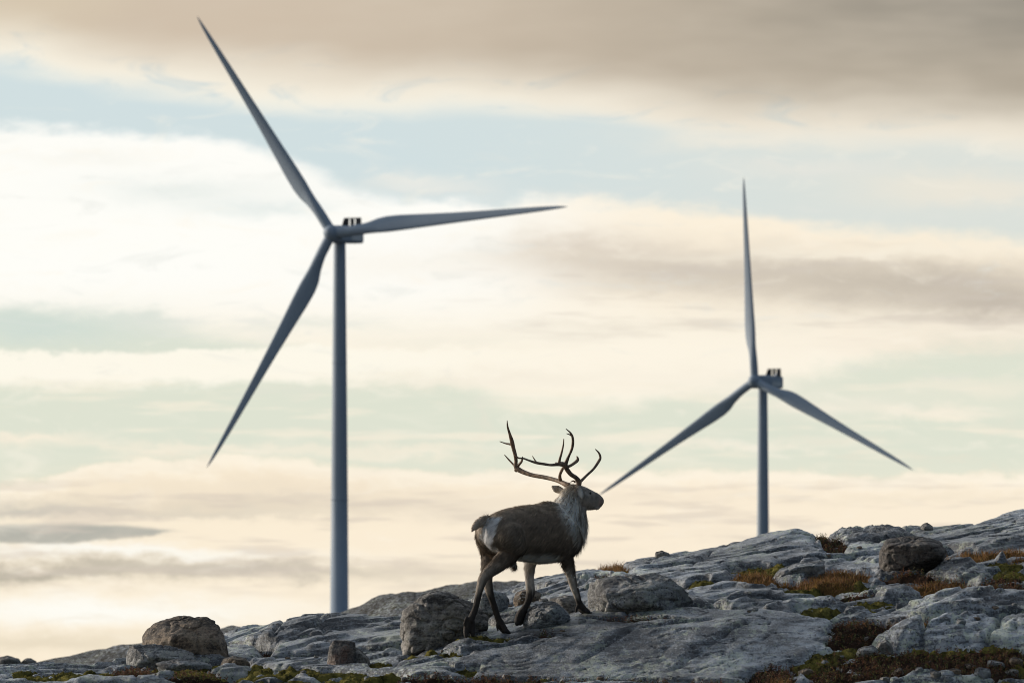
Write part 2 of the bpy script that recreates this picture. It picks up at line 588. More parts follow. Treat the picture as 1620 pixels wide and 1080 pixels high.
def attr_mat(name, rough=.8, spec=.2, noise_amt=0.0, scale=20., translucent=0.0, bump=0.0):
    m, T, b = new_mat(name)
    a = T.node('ShaderNodeAttribute')
    a.attribute_name = 'tint'
    c = a.outputs['Color']
    tc = T.node('ShaderNodeTexCoord')
    if noise_amt:
        n = T.noise(tc.outputs['Object'], scale, 5, .65)
        k = T.add(T.mul(T.sub(n, .5), 2 * noise_amt), 1.0)
        c = T.mix(1.0, c, T.vec(k, k, k), 'MULTIPLY')
    T.l.new(c, b.inputs['Base Color'])
    b.inputs['Roughness'].default_value = rough
    b.inputs['Specular IOR Level'].default_value = spec
    if bump:
        h = T.noise(tc.outputs['Object'], scale * 2.5, 5, .7)
        bp = T.node('ShaderNodeBump')
        bp.inputs['Strength'].default_value = bump
        bp.inputs['Distance'].default_value = .02
        T.l.new(h, bp.inputs['Height'])
        T.l.new(bp.outputs[0], b.inputs['Normal'])
    if translucent:
        tr = T.node('ShaderNodeBsdfTranslucent')
        T.l.new(c, tr.inputs['Color'])
        mx = T.node('ShaderNodeMixShader')
        mx.inputs[0].default_value = translucent
        T.l.new(b.outputs[0], mx.inputs[1])
        T.l.new(tr.outputs[0], mx.inputs[2])
        out = [n for n in T.n if n.type == 'OUTPUT_MATERIAL'][0]
        T.l.new(mx.outputs[0], out.inputs[0])
    return m


# ------------------------------------------------------------------ terrain height
ROWS = [   # distance -> outline of the slope there, as (bearing, height) pairs
    (75.0, [(0, 1106), (1620, 1106)]),
    (76.0, [(0, 1078), (600, 1078), (1000, 1082), (1180, 1078), (1300, 1078), (1620, 1078)]),
    (76.4, [(0, 1066), (300, 1063), (560, 1062), (700, 1066), (900, 1066), (1100, 1066), (1250, 1068), (1340, 1066), (1620, 1064)]),
    (76.7, [(0, 1062), (300, 1060), (560, 1058), (700, 1057), (900, 1054), (1100, 1054), (1250, 1060), (1340, 1056), (1620, 1053)]),
    (77.0, [(0, 1067), (300, 1066), (560, 1060), (700, 1048), (900, 1040), (1100, 1040), (1250, 1050), (1340, 1045), (1620, 1042)]),
    (77.8, [(0, 1056), (200, 1057), (400, 1053), (600, 1042), (680, 1028), (740, 1011), (800, 1006), (900, 1000), (1000, 994), (1090, 990), (1200, 994), (1300, 1010), (1400, 1012), (1500, 1010), (1620, 1005)]),
    (78.6, [(0, 1057), (200, 1053), (400, 1046), (600, 1034), (740, 1000), (800, 990), (880, 977), (920, 968), (1000, 966), (1090, 962), (1200, 964), (1300, 972), (1340, 980), (1450, 976), (1620, 972)]),
    (79.6, [(0, 1058), (200, 1054), (360, 1038), (500, 1028), (640, 1012), (760, 985), (850, 965), (930, 958), (1000, 955), (1100, 948), (1300, 948), (1400, 944), (1500, 938), (1620, 930)]),
    (81.0, [(0, 1062), (100, 1058), (225, 1050), (340, 1020), (430, 1002), (530, 992), (640, 990), (760, 962), (850, 942), (930, 932), (1000, 925), (1100, 915), (1300, 912), (1400, 908), (1500, 898), (1620, 886)]),
    (82.5, [(0, 1066), (180, 1058), (225, 1050), (335, 1018), (360, 1001), (420, 987), (530, 977), (640, 975), (700, 955), (760, 943), (850, 925), (930, 911), (1000, 905), (1100, 893), (1300, 885), (1400, 882), (1500, 872), (1620, 860)]),
    (84.5, [(0, 1066), (330, 1040), (640, 1000), (760, 950), (830, 925), (880, 912), (930, 899), (985, 891), (1030, 885), (1080, 876), (1150, 863), (1210, 849), (1265, 839), (1285, 842), (1305, 856), (1330, 858), (1500, 852), (1620, 842)]),
    (87.0, [(0, 1090), (640, 1050), (760, 990), (850, 955), (930, 935), (1000, 925), (1150, 900), (1210, 885), (1270, 870), (1300, 855), (1325, 841), (1350, 837), (1400, 835), (1440, 832), (1480, 836), (1530, 828), (1570, 819), (1620, 809), (1800, 790)]),
    (91.0, [(0, 1120), (640, 1090), (850, 1020), (1000, 980), (1270, 905), (1400, 872), (1620, 845)]),
    (100., [(0, 1150), (640, 1140), (850, 1090), (1270, 990), (1620, 950)]),
    (120., [(-800, 1150), (0, 1130), (640, 1090), (1000, 1050), (1620, 1000)]),
    (150., [(-800, 1075), (-200, 1056), (0, 1047), (60, 1051), (85, 1042), (130, 1036), (180, 1025), (225, 1016), (300, 1006), (380, 993), (450, 984), (530, 975), (560, 961), (600, 945), (650, 931), (700, 928), (760, 921), (830, 918), (880, 920), (1000, 930), (1620, 950)]),
    (190., [(-800, 1110), (0, 1090), (600, 1040), (1000, 1010), (1620, 1010)]),
]


def terrain_base(x, y):
    """smooth hillside"""
    px = 810 + F * x / np.maximum(y, 30.)
    z = np.zeros_like(x)
    ds = [r[0] for r in ROWS]
    zr = []
    for d, pts in ROWS:
        p = np.array(pts, float)
        zr.append((p[:, 0], z_of(p[:, 1], d)))
    # foreground down to the camera
    fg = [(-60., -1.2), (0., 0.0), (40., .35), (60., .95), (75., None)]
    zfar = [(190., None), (320., -5.), (700., -12.), (1500., -10.), (12000., -12.)]
    for i in range(len(ROWS) - 1):
        m = (y >= ds[i]) & (y < ds[i + 1])
        if m.any():
            t = (y[m] - ds[i]) / (ds[i + 1] - ds[i])
            if i >= 12:
                t = t * t * (3 - 2 * t)
            z[m] = np.interp(px[m], *zr[i]) * (1 - t) + np.interp(px[m], *zr[i + 1]) * t
    for (a, za), (b, zb) in zip(fg[:-1], fg[1:]):
        m = (y >= a) & (y < b)
        if m.any():
            t = (y[m] - a) / (b - a)
            e = np.interp(px[m], *zr[0]) if zb is None else zb
            z[m] = za * (1 - t) + e * t
    z[y < -60] = -1.2
    for (a, za), (b, zb) in zip(zfar[:-1], zfar[1:]):
        m = (y >= a) & (y < b)
        if m.any():
            t = (y[m] - a) / (b - a)
            t = t * t * (3 - 2 * t)
            s = np.interp(px[m], *zr[-1]) if za is None else za
            z[m] = s * (1 - t) + zb * t
    z[y >= 12000] = -12
    return z


T1_D, T2_D = 1889.0, 2440.0       # the two turbines
T1_X = (537 - 810) / F * T1_D
T2_X = (1207 - 810) / F * T2_D
T1_Z = 14.5
T2_Z = 1.0


def axis_coords(lo, hi, step, far_lo, far_hi, g):
    a = list(np.arange(lo, hi, step))
    s, v = step, a[-1]
    while v < far_hi:
        s *= g
        v += s
        a.append(v)
    s, v, pre = step, a[0], []
    while v > far_lo:
        s *= g
        v -= s
        pre.append(v)
    return np.array(pre[::-1] + a)


xs = axis_coords(-6.6, 7.2, .0235, -7000, 7000, 1.16)
ys = axis_coords(75.2, 91.0, .026, -60, 14000, 1.075)
GXX, GYY = np.meshgrid(xs, ys)
shape = GXX.shape
gx, gy = GXX.ravel(), GYY.ravel()
base = terrain_base(gx, gy)
# soften the creases of the interpolation across x
B2 = base.reshape(shape)
fine_x = np.where((xs > -6.6) & (xs < 7.2))[0]
ker = np.hanning(15)
ker /= ker.sum()
seg = B2[:, fine_x[0]:fine_x[-1] + 1]
pad = np.pad(seg, ((0, 0), (7, 7)), mode='edge')
B2[:, fine_x[0]:fine_x[-1] + 1] = sum(ker[i] * pad[:, i:i + seg.shape[1]] for i in range(15))
base = B2.ravel()
# far hills: gentle rolling, a knoll under each turbine
far = sstep(200, 900, gy)
base += far * 3.0 * fbm2(gx / 420, gy / 420, 4)


def knoll(x0, y0, z0, sx, sy):
    w = np.exp(-((gx - x0) / sx) ** 2 - ((gy - y0) / sy) ** 2)
    return w, z0


for x0, y0, z0, sx, sy in ((T1_X, T1_D, T1_Z, 34, 190), (T2_X, T2_D, T2_Z, 60, 190)):
    w = np.exp(-((gx - x0) / sx) ** 2 - ((gy - y0) / sy) ** 2)
    base = base * (1 - w) + z0 * w
mid = sstep(105, 140, gy) * (1 - sstep(260, 400, gy))
base += mid * .22 * fbm2(gx / 1.3, gy / 4, 5)

near = sstep(70.5, 75.5, gy) * (1 - sstep(92, 100, gy)) * (1 - sstep(9, 16, np.abs(gx)))
idx = np.where(near > 0.001)[0]
x, y = gx[idx], gy[idx]
bs = base[idx]

# ---- bedrock plates: bearing, distance, half width, half depth, lift, tilt across, tilt along
PL = [(960, 77.35, 2.35, 1.25, .03, 0, 0), (180, 76.75, 1.9, .55, .03, 0, 0), (470, 76.7, 1.0, .55, .02, 0, 0),
      (60, 78.0, .9, .7, .0, 0, 0), (300, 78.2, .8, .6, .0, .02, 0), (520, 78.5, .8, .6, .02, 0, 0), (640, 78.1, .55, .6, .01, 0, 0),
      (485, 81.65, 1.6, 1.05, .05, 0, 0), (330, 80.6, .5, .6, .02, 0, 0),
      (1120, 83.2, 1.75, 1.5, .05, 0, 0), (1390, 85.9, .7, 1.2, .04, 0, 0), (1560, 85.3, 1.2, 1.6, .05, 0, 0), (1480, 86.6, .6, .7, .03, 0, 0),
      (1160, 80.3, 1.1, .7, .03, 0, 0), (1290, 79.5, 1.0, .55, .05, .03, 0), (1440, 79.15, .95, .5, .08, .05, 0),
      (1530, 77.95, 1.1, .45, .09, -.02, 0), (1400, 81.3, 1.0, .6, .06, .05, 0), (1330, 82.4, .8, .8, .05, .03, 0), (1560, 81.1, .9, .7, .05, 0, 0),
      (1370, 80.35, .7, .35, .04, 0, 0), (1440, 76.2, 1.3, .28, .05, 0, 0), (1250, 76.5, .5, .4, .02, 0, 0),
      (870, 81.5, .8, .9, .03, 0, 0), (780, 82.2, .6, .7, .02, 0, 0), (960, 80.6, .8, .7, .03, 0, 0), (1010, 79.15, .9, .35, .06, .03, 0)]
seeds = []
for px_, d_, rx, ry, off, tx, ty in PL:
    seeds.append(((px_ - 810) / F * d_, d_, rx, ry, off, tx, ty))
rp = random.Random(4)
tries = 0
while tries < 900:
    tries += 1
    sx_, sy_ = rp.uniform(-15, 15), rp.uniform(71, 97)
    rx, ry = rp.uniform(.7, 1.5), rp.uniform(.55, 1.1)
    if all(((sx_ - q[0]) / (q[2] + rx)) ** 2 + ((sy_ - q[1]) / (q[3] + ry)) ** 2 > .62 for q in seeds):
        seeds.append((sx_, sy_, rx, ry, rp.uniform(-.03, .05), rp.uniform(-.05, .06), rp.uniform(-.03, .05)))
wx = x + .16 * fbm2(x * 1.6, y * 1.6, 4) + .04 * fbm2(x * 9, y * 9, 2)
wy = y + .20 * fbm2(x * 1.4 + 40, y * 1.4, 4) + .04 * fbm2(x * 9 + 30, y * 9, 2)
d1 = np.full(len(x), 1e9)
d2 = np.full(len(x), 1e9)
pid = np.zeros(len(x), int)
for k, q in enumerate(seeds):
    dd = np.sqrt(((wx - q[0]) / q[2]) ** 2 + ((wy - q[1]) / q[3]) ** 2) - .0
    closer = dd < d1
    d2 = np.where(closer, d1, np.minimum(d2, dd))
    pid = np.where(closer, k, pid)
    d1 = np.where(closer, dd, d1)
S = np.array(seeds)
ee = (d2 - d1) * .5 * np.minimum(S[pid, 2], S[pid, 3])      # about metres to the joint
ee = np.clip(ee, 0, .6)
plate = S[pid, 4] * sstep(0, .12, ee) + S[pid, 5] * np.clip((x - S[pid, 0]), -1.2, 1.2) * sstep(0, .2, ee)
plate += .035 * sstep(0, .16, ee)                              # rounded backs
plate -= .13 * np.exp(-(ee / .045) ** 2)                      # joints
# undulation, ice-worn grooves running up the slope, pits and flakes
und = .032 * fbm2(x / 1.1, y / 1.5, 4)
ux = x * .62 + y * .78
uy = -x * .78 + y * .62
gro = .010 * fbm2(ux * .7, uy * 3.6, 4, .55) + .007 * fbm2(ux * 2.6, uy * 9, 3, .55, ridged=True)
pit = .007 * fbm2(x * 9, y * 3.2, 4, .65)
stepn = fbm2(ux * .55 + 9, uy * 1.7, 3)
step = .032 * (sstep(.02, .06, stepn) + sstep(.22, .26, stepn) + sstep(-.20, -.16, stepn) - 1.5)
crack = np.abs(fbm2(ux * .8 + 50, uy * 1.3 + 7, 3))
crk = -.06 * np.exp(-(crack / .007) ** 2)
# broken facets: long splinters of the foliated rock, each with its own tilt
fs = np.random.default_rng(8)
cu, cv = ux / .55 + .35 * fbm2(x * 2.5, y * 2.5, 3), uy / .30 + .35 * fbm2(x * 2.5 + 20, y * 2.5, 3)
iu, iv = np.floor(cu), np.floor(cv)
f1 = np.full(len(x), 9.)
f2 = np.full(len(x), 9.)
fh = np.zeros(len(x))
HT = fs.uniform(-1, 1, (256, 3))
for du in (-1, 0, 1):
    for dv in (-1, 0, 1):
        a, b = iu + du, iv + dv
        hsh = PERM[PERM[a.astype(np.int64) & 255] + (b.astype(np.int64) & 255)]
        ox, oy = a + .5 + .42 * HT[hsh, 0], b + .5 + .42 * HT[hsh, 1]
        dq = (cu - ox) ** 2 + (cv - oy) ** 2
        cl_ = dq < f1
        f2 = np.where(cl_, f1, np.minimum(f2, dq))
        hv = .5 * HT[hsh, 2] + .5 * HT[(hsh + 77) & 255, 0] * (cu - ox) + .7 * HT[(hsh + 31) & 255, 1] * (cv - oy)
        fh = np.where(cl_, hv, fh)
        f1 = np.where(cl_, dq, f1)
fe = np.sqrt(f2) - np.sqrt(f1)
fmask = sstep(.10, .30, fbm2(x * .5 + 3, y * .6 + 8, 3))
facet = fmask * (.032 * fh * sstep(0, .12, fe) - .014 * np.exp(-(fe / .05) ** 2))
calm = np.where(pid == 0, .3, 1.0)
calm = np.where((pid >= 8) & (pid <= 12), .45, calm)
calm = np.where((pid >= 1) & (pid <= 2), .4, calm)
worn = .45 + .75 * sstep(-.2, .3, fbm2(x * .8 + 60, y * .5, 3))
rockz = plate + und + worn * (gro + pit) + calm * (facet + step) + np.where(pid == 0, .6, 1.0) * crk
# straight joints across the slabs: bearing, distance at both ends
for a0, e0, a1, e1, dp in [(432, 80.6, 452, 82.2, .05), (470, 80.8, 560, 82.3, .05), (515, 80.6, 500, 82.4, .04), (1452, 77.3, 1470, 78.5, .10), (1555, 77.4, 1585, 78.5, .10), (1380, 77.5, 1365, 78.3, .07),
                          (905, 76.9, 1010, 78.0, .045), (1010, 77.9, 1130, 78.2, .04), (640, 77.2, 860, 77.75, .06), (1060, 76.6, 1190, 78.2, .04), (1010, 82.6, 1270, 83.6, .06), (1090, 82.3, 1130, 84.2, .05),
                          (1480, 84.6, 1640, 85.4, .07), (1300, 80.9, 1420, 81.5, .07), (1180, 79.7, 1320, 80.3, .06), (300, 76.2, 330, 77.0, .06), (120, 76.2, 140, 77.0, .06), (1400, 79.0, 1460, 79.5, .06), (1520, 80.7, 1600, 81.5, .06),
                          (760, 81.4, 800, 82.6, .07), (900, 81.2, 960, 82.6, .06)]:
    x0_, x1_ = (a0 - 810) / F * e0, (a1 - 810) / F * e1
    L_ = math.hypot(x1_ - x0_, e1 - e0)
    tx_, ty_ = (x1_ - x0_) / L_, (e1 - e0) / L_
    al = (x - x0_) * tx_ + (y - e0) * ty_
    ac = (x - x0_) * -ty_ + (y - e0) * tx_ + .05 * fbm2(x * 2.2 + a0, y * 2.2, 3)
    fade = sstep(-.05, .15, al) * (1 - sstep(L_ - .15, L_ + .05, al))
    rockz -= fade * dp * np.exp(-(ac / .024) ** 2)
    rockz += fade * dp * .35 * sstep(.0, .03, ac) * (1 - sstep(.03, .5, ac))
blocky = sstep(80.3, 80.9, y) * (1 - sstep(83, 84, y)) * sstep(-3.0, -2.6, x) * (1 - sstep(-1.1, -.6, x))
rockz += blocky * .0 * np.round(2.2 * fbm2(x * 1.6, y * .9, 2))
sky_rough = sstep(83.8, 85, y) * sstep(3.1, 3.4, x) * (1 - sstep(3.8, 4.3, x))
rockz += sky_rough * (.085 * fbm2(x * 3.2, y * 2.4, 4, .6, ridged=True) - .03)

# ---- plant cover: kind, bearing, height, half width, half height (0 moss, 1 heath, 2 dry grass)
VEG = [(0, 1205, 897, 55, 12), (2, 1195, 910, 48, 10), (2, 1330, 905, 62, 14), (2, 1295, 917, 70, 7), (0, 1340, 918, 55, 6), (2, 1545, 874, 48, 10), (2, 1605, 870, 40, 10),
       (0, 1560, 884, 70, 7), (0, 1300, 956, 45, 9), (0, 1370, 948, 60, 11), (1, 1360, 938, 40, 6), (2, 1470, 925, 90, 9), (1, 1590, 925, 50, 22),
       (0, 1595, 900, 35, 12), (1, 1500, 922, 55, 9), (1, 1590, 948, 50, 16), (1, 1360, 990, 60, 18), (1, 1430, 985, 55, 10), (2, 1440, 979, 45, 7), (1, 1330, 1005, 30, 12), (1, 1520, 971, 40, 5),
       (0, 1305, 1032, 40, 16), (0, 1345, 1020, 40, 9), (0, 1310, 1055, 40, 14), (1, 1400, 1045, 70, 14), (1, 1500, 1045, 110, 14), (0, 1450, 1025, 70, 7), (0, 1560, 1018, 70, 12),
       (0, 1600, 1035, 50, 18), (0, 1540, 1037, 40, 7), (0, 1360, 1058, 40, 9), (1, 1350, 1064, 90, 8), (0, 1430, 1058, 40, 7), (1, 1560, 1058, 70, 6), (0, 1440, 1078, 30, 6), (0, 1590, 1072, 40, 6),
       (1, 1225, 1064, 40, 20), (2, 1235, 1075, 22, 12), (1, 960, 1074, 200, 6), (1, 780, 1068, 90, 7), (1, 1120, 1076, 80, 5), (0, 560, 1068, 60, 9), (0, 470, 1072, 40, 8),
       (1, 680, 1068, 70, 7), (0, 610, 1062, 35, 5), (0, 850, 1066, 40, 4), (0, 415, 1050, 22, 6), (0, 470, 1054, 50, 5), (0, 605, 1041, 25, 6), (0, 735, 1053, 26, 8), (0, 705, 1046, 14, 4),
       (0, 760, 1006, 50, 7), (0, 795, 1002, 30, 4), (0, 130, 1060, 70, 5), (1, 215, 1058, 35, 7), (0, 310, 1057, 45, 6), (0, 345, 1045, 12, 5), (0, 410, 1047, 18, 6), (0, 250, 1078, 20, 4),
       (0, 370, 1076, 30, 5), (0, 410, 1070, 22, 4), (0, 985, 899, 22, 6), (2, 960, 892, 50, 5), (0, 1110, 911, 26, 4), (0, 850, 942, 30, 6), (0, 880, 950, 24, 5), (1, 1322, 860, 24, 14), (1, 1300, 850, 14, 9),
       (1, 950, 912, 22, 8), (0, 50, 1062, 40, 4), (2, 690, 935, 14, 3), (0, 1490, 1052, 26, 5), (1, 1450, 1040, 170, 16), (0, 1520, 1026, 90, 8), (1, 1330, 1060, 60, 12), (0, 180, 1062, 60, 5), (1, 300, 1063, 60, 4), (0, 430, 1060, 60, 5), (0, 90, 1064, 60, 4), (0, 520, 1058, 40, 4), (0, 690, 1028, 60, 4), (0, 290, 1050, 70, 4), (1, 1010, 973, 80, 3), (1, 1440, 908, 60, 4), (0, 550, 1057, 45, 3), (1, 870, 997, 40, 3), (0, 1260, 924, 50, 3), (1, 1480, 1056, 150, 10), (0, 1580, 1046, 60, 10), (0, 1400, 1030, 60, 8), (0, 1290, 1045, 40, 14), (1, 1580, 1028, 60, 8)]
zz = bs + rockz
spx, spy = project(x, y, bs + .02)
veg = np.zeros((len(x), 3))
vn = fbm2(x * 3.0, y * 2.4, 4)
vn2 = fbm2(x * 8.0 + 9, y * 6, 3)
for k, cx, cy, rx, ry in VEG:
    r = np.sqrt(((spx - cx) / rx) ** 2 + ((spy - cy) / ry) ** 2)
    front = (y < 92)
    v = sstep(1.25, .55, r + .55 * vn + .25 * vn2) * front
    veg[:, k] = np.maximum(veg[:, k], v)
vmax = veg.max(1)
fill = np.exp(-(ee / .06) ** 2) * sstep(-.1, .25, fbm2(x * .9 + 77, y * .9, 3))
lump = np.abs(fbm2(x * 5.5, y * 5.5, 3))
lump2 = np.abs(fbm2(x * 13, y * 13, 2))
rockz = rockz - .09 * sstep(.1, .9, vmax)
soilz = -.115 + .02 * vn + .095 * vmax + vmax * (.055 * (1 - 2.2 * lump) + .02 * (1 - 2 * lump2)) + .05 * fill
cov = sstep(-.008, .012, soilz - rockz)
moss_share = sstep(-.15, .2, fbm2(x * .7 + 31, y * .9, 3))
veg[:, 0] = np.maximum(veg[:, 0], (1 - np.minimum(1, 2 * vmax)) * moss_share * .9)
veg[:, 1] = np.maximum(veg[:, 1], (1 - np.minimum(1, 2 * vmax)) * (1 - moss_share) * .7)
hz = np.maximum(rockz, soilz) - .075
nz = near[idx]

# feet press on the rock: the slope passes through the hooves' soles
FEET = [(742, 1009, 77.84), (799, 1001, 78.16), (924, 968, 78.60)]
znew = bs + nz * hz
for px_, py_, d_ in FEET:
    p = at(px_, py_, d_)
    w = np.exp(-((x - p.x) / .20) ** 2 - ((y - p.y) / .26) ** 2)
    i = np.argmin((x - p.x) ** 2 + (y - p.y) ** 2)
    znew = znew - w * (znew[i] - p.z)
gz = base.copy()
gz[idx] = znew
cover = np.ones(len(gx))
cover[idx] = 1 - nz * (1 - cov)
vegall = np.zeros((len(gx), 3))
vegall[:, 0] = .25
vegall[:, 1] = .45
vegall[idx] = vegall[idx] * (1 - nz[:, None]) + veg * nz[:, None]
# beyond the crest: half bare rock, half heath
o_ = fbm2(gx / 9 + 3, gy / 22, 4)
cover = np.where((gy > 100), .52, cover)
veg_far = sstep(100, 105, gy)[:, None]
vegall = vegall * (1 - veg_far) + np.array([.30, .25, .12]) * veg_far

nx_, ny_ = len(xs), len(ys)
I = np.arange(nx_ * ny_).reshape(ny_, nx_)
quads = np.stack([I[:-1, :-1], I[:-1, 1:], I[1:, 1:], I[1:, :-1]], -1).reshape(-1, 4)
plate_of = np.full(nx_ * ny_, -1)
plate_of[idx] = np.where((cov < .5) & (nz > .9), pid, -1)
qp = plate_of[quads[:, 0]]
V = np.c_[gx, gy, gz]


def sub_mesh(name, sel, parent):
    f = quads[sel]
    u, inv = np.unique(f, return_inverse=True)
    return mesh_np(name, V[u], inv.reshape(-1, 4), M_ground, parent, True, {'veg': vegall[u], 'cover': cover[u]})


counts = np.bincount(qp[qp >= 0], minlength=len(seeds))
small = [k for k in range(len(seeds)) if counts[k] < 400]
qp[np.isin(qp, small)] = -1
ground = sub_mesh('ground', qp < 0, None)
tag(ground, 'open heath and soil between the bedrock slabs, running out to far hills', None, None, 'structure')
for k in range(len(seeds)):
    if counts[k] >= 400:
        sub_mesh('rock_slab', qp == k, ground)

ZG = gz.reshape(shape)


def ground_z(px_, py_=None):
    """height of the ground at world x, y (bilinear)"""
    X_, Y_ = px_, py_
    i = np.clip(np.searchsorted(xs, X_) - 1, 0, nx_ - 2)
    j = np.clip(np.searchsorted(ys, Y_) - 1, 0, ny_ - 2)
    a = (X_ - xs[i]) / (xs[i + 1] - xs[i])
    b = (Y_ - ys[j]) / (ys[j + 1] - ys[j])
    return (ZG[j, i] * (1 - a) + ZG[j, i + 1] * a) * (1 - b) + (ZG[j + 1, i] * (1 - a) + ZG[j + 1, i + 1] * a) * b


def ground_hit(px_, py_, d0=75.3, d1_=91.0):
    """first distance at which the line of sight meets the ground"""
    dist = np.arange(d0, d1_, .02)
    p0, p1 = at(px_, py_, d0), at(px_, py_, d1_)
    t = (dist - d0) / (d1_ - d0)
    X_ = p0.x + (p1.x - p0.x) * t
    Z_ = p0.z + (p1.z - p0.z) * t
    g = ground_z(X_, dist)
    k = np.where(g >= Z_)[0]
    return float(dist[k[0]]) if len(k) else None


# ------------------------------------------------------------------ boulders
def ico(n):
    bm = bmesh.new()
    bmesh.ops.create_icosphere(bm, subdivisions=n, radius=1)
    v = np.array([q.co[:] for q in bm.verts])
    f = np.array([[q.index for q in p.verts] for p in bm.faces])
    bm.free()
    return v, f


ICO = {n: ico(n) for n in (2, 3, 4, 5, 6)}


def boulder(label, poly, mat, depth, seed, group=None, name='boulder', cat='boulder', d=None, sub=6, sharp=64., rough=1.0, sink=.06, front=.35, lean=.5, chip=1.0):
    """a faceted block whose broad side has the given outline (bearing, height), standing on the slope"""
    r_ = random.Random(seed)
    P = [(a, b) for a, b in poly]
    bx = [a for a, b in P]
    by = max(b for a, b in P)
    low = max(P, key=lambda q: q[1])
    if d is None:
        h = ground_hit(low[0], low[1] - 1)
        d = (h if h else 80.) + depth * .42
    pts = np.array([[at(a, b, d).x, at(a, b, d).z] for a, b in P])
    ctr = (pts.min(0) + pts.max(0)) / 2
    q = pts - ctr
    area = np.sum(q[:, 0] * np.roll(q[:, 1], -1) - np.roll(q[:, 0], -1) * q[:, 1])
    if area < 0:
        q = q[::-1]
    planes = []
    n = len(q)
    for i in range(n):
        a, b = q[i], q[(i + 1) % n]
        e = b - a
        nrm = np.array([e[1], -e[0]]) / (np.hypot(*e) + 1e-9)
        h = nrm @ a
        for sgn in (-1, 1):
            ang = r_.uniform(.15, front + .25) if sgn < 0 else r_.uniform(.1, .6)
            planes.append((np.array([nrm[0] * math.cos(ang), sgn * math.sin(ang), nrm[1] * math.cos(ang)]), h * math.cos(ang)))
    for k in range(6):
        ang = r_.uniform(-.6, .6)
        up_ = r_.uniform(min(-.15, lean), max(lean, -.1))
        v = np.array([math.sin(ang), -1.0, up_])
        planes.append((v / np.linalg.norm(v), depth * .5 * r_.uniform(.8, 1.05)))
        v = np.array([math.sin(ang), 1.0, up_])
        planes.append((v / np.linalg.norm(v), depth * .5 * r_.uniform(.8, 1.05)))
    D, Fc = ICO[sub]
    acc = np.zeros(len(D))
    for nv, h in planes:
        acc += np.maximum(0, (D @ nv) / max(h, .01)) ** sharp
    rad = acc ** (-1 / sharp)
    for k in range(20):
        v = np.array([r_.gauss(0, 1), r_.gauss(0, 1), r_.gauss(0, 1) * .8])
        v /= np.linalg.norm(v)
        h = float(np.max((D * rad[:, None]) @ v)) * (1 - chip * r_.uniform(.05, .20))
        acc += np.maximum(0, (D @ v) / h) ** sharp
        rad = acc ** (-1 / sharp)
    Vv = D * rad[:, None]
    for ax_, k_ in ((0, 0), (2, 1)):
        lo_, hi_ = Vv[:, ax_].min(), Vv[:, ax_].max()
        Vv[:, ax_] = (Vv[:, ax_] - lo_) / (hi_ - lo_) * (q[:, k_].max() - q[:, k_].min()) + q[:, k_].min()
    size = float(np.ptp(pts, axis=0).max())
    o3 = seed * 7.13
    amp = size * .021 * rough
    nn = fbm3(Vv / size * 3.2 + o3, 4, .55) * amp * 1.1 + fbm3(Vv / size * 14 + o3, 3, .6) * amp * .8
    rdg = (1 - 2 * np.abs(gn3(Vv / size * np.array([4.0, 4.0, 6.5]) + o3 + 5)))
    nn += -amp * .9 * sstep(.72, .98, rdg)
    Vv = Vv + D * nn[:, None]
    Vv[:, 2] -= np.where(Vv[:, 2] < 0, sink * (-Vv[:, 2] / max(1e-6, -q[:, 1].min())), 0)
    gap = ctr[1] + Vv[:, 2].min() - float(ground_z(np.array([ctr[0]]), np.array([d]))[0])
    if gap > -.03:                                   # bed it into the ground
        Vv[:, 2] -= np.where(Vv[:, 2] < 0, (gap + .05) * Vv[:, 2] / Vv[:, 2].min(), 0)
    o = mesh_np(name, Vv, Fc, mat, None, True)
    o.location = (ctr[0], d, ctr[1])
    tag(o, label, cat, group)
    return o


boulder('large rounded brown boulder behind the pale flat-topped boulder, on the low end of the slope',
        [(224, 1000), (233, 990), (262, 977), (285, 973), (318, 976), (336, 984), (344, 1003), (362, 1038), (355, 1048), (240, 1048), (224, 1022)],
        M_brown, .75, 3, chip=.5, sharp=26.)
boulder('pale grey speckled boulder with a flat sloping top, in front of the large brown boulder',
        [(199, 1040), (201, 1026), (210, 1018), (255, 1019), (290, 1029), (311, 1044), (306, 1053), (214, 1061), (202, 1056)],
        M_pale, .45, 5)
boulder('big dark rough boulder beside the hind legs of the reindeer',
        [(633, 975), (641, 958), (664, 938), (690, 934), (708, 937), (740, 955), (766, 975), (772, 995), (745, 1012), (700, 1022), (655, 1031), (634, 1028)],
        M_darkgrey, .62, 8, d=78.45, rough=1.5, front=.5)
boulder('small upright broken block with rusty face, standing alone on the pale slab',
        [(517, 1050), (521, 1022), (527, 1012), (548, 1014), (559, 1020), (563, 1056), (519, 1057)],
        M_rust, .24, 12, sub=5, d=77.75, sharp=40., rough=1.3)
boulder('low grey wedge of rock leaning against the rusty block',
        [(548, 1054), (556, 1022), (566, 1024), (580, 1040), (588, 1053), (580, 1057), (552, 1058)],
        M_darkgrey, .26, 13, sub=5, d=77.85)
boulder('dark blue-grey rock under the raised front hoof of the reindeer',
        [(827, 985), (832, 968), (845, 957), (868, 950), (888, 958), (903, 976), (896, 990), (868, 996), (838, 997)],
        M_bluegrey, .40, 17, sub=6, chip=.5, sharp=20.)
boulder('broad pale grey boulder with a flat top, just beyond the front hooves of the reindeer',
        [(929, 952), (934, 930), (950, 917), (985, 910), (1050, 907), (1078, 915), (1090, 935), (1098, 962), (1080, 972), (990, 974), (940, 974)],
        M_pale, .75, 21, rough=1.1, lean=.7)
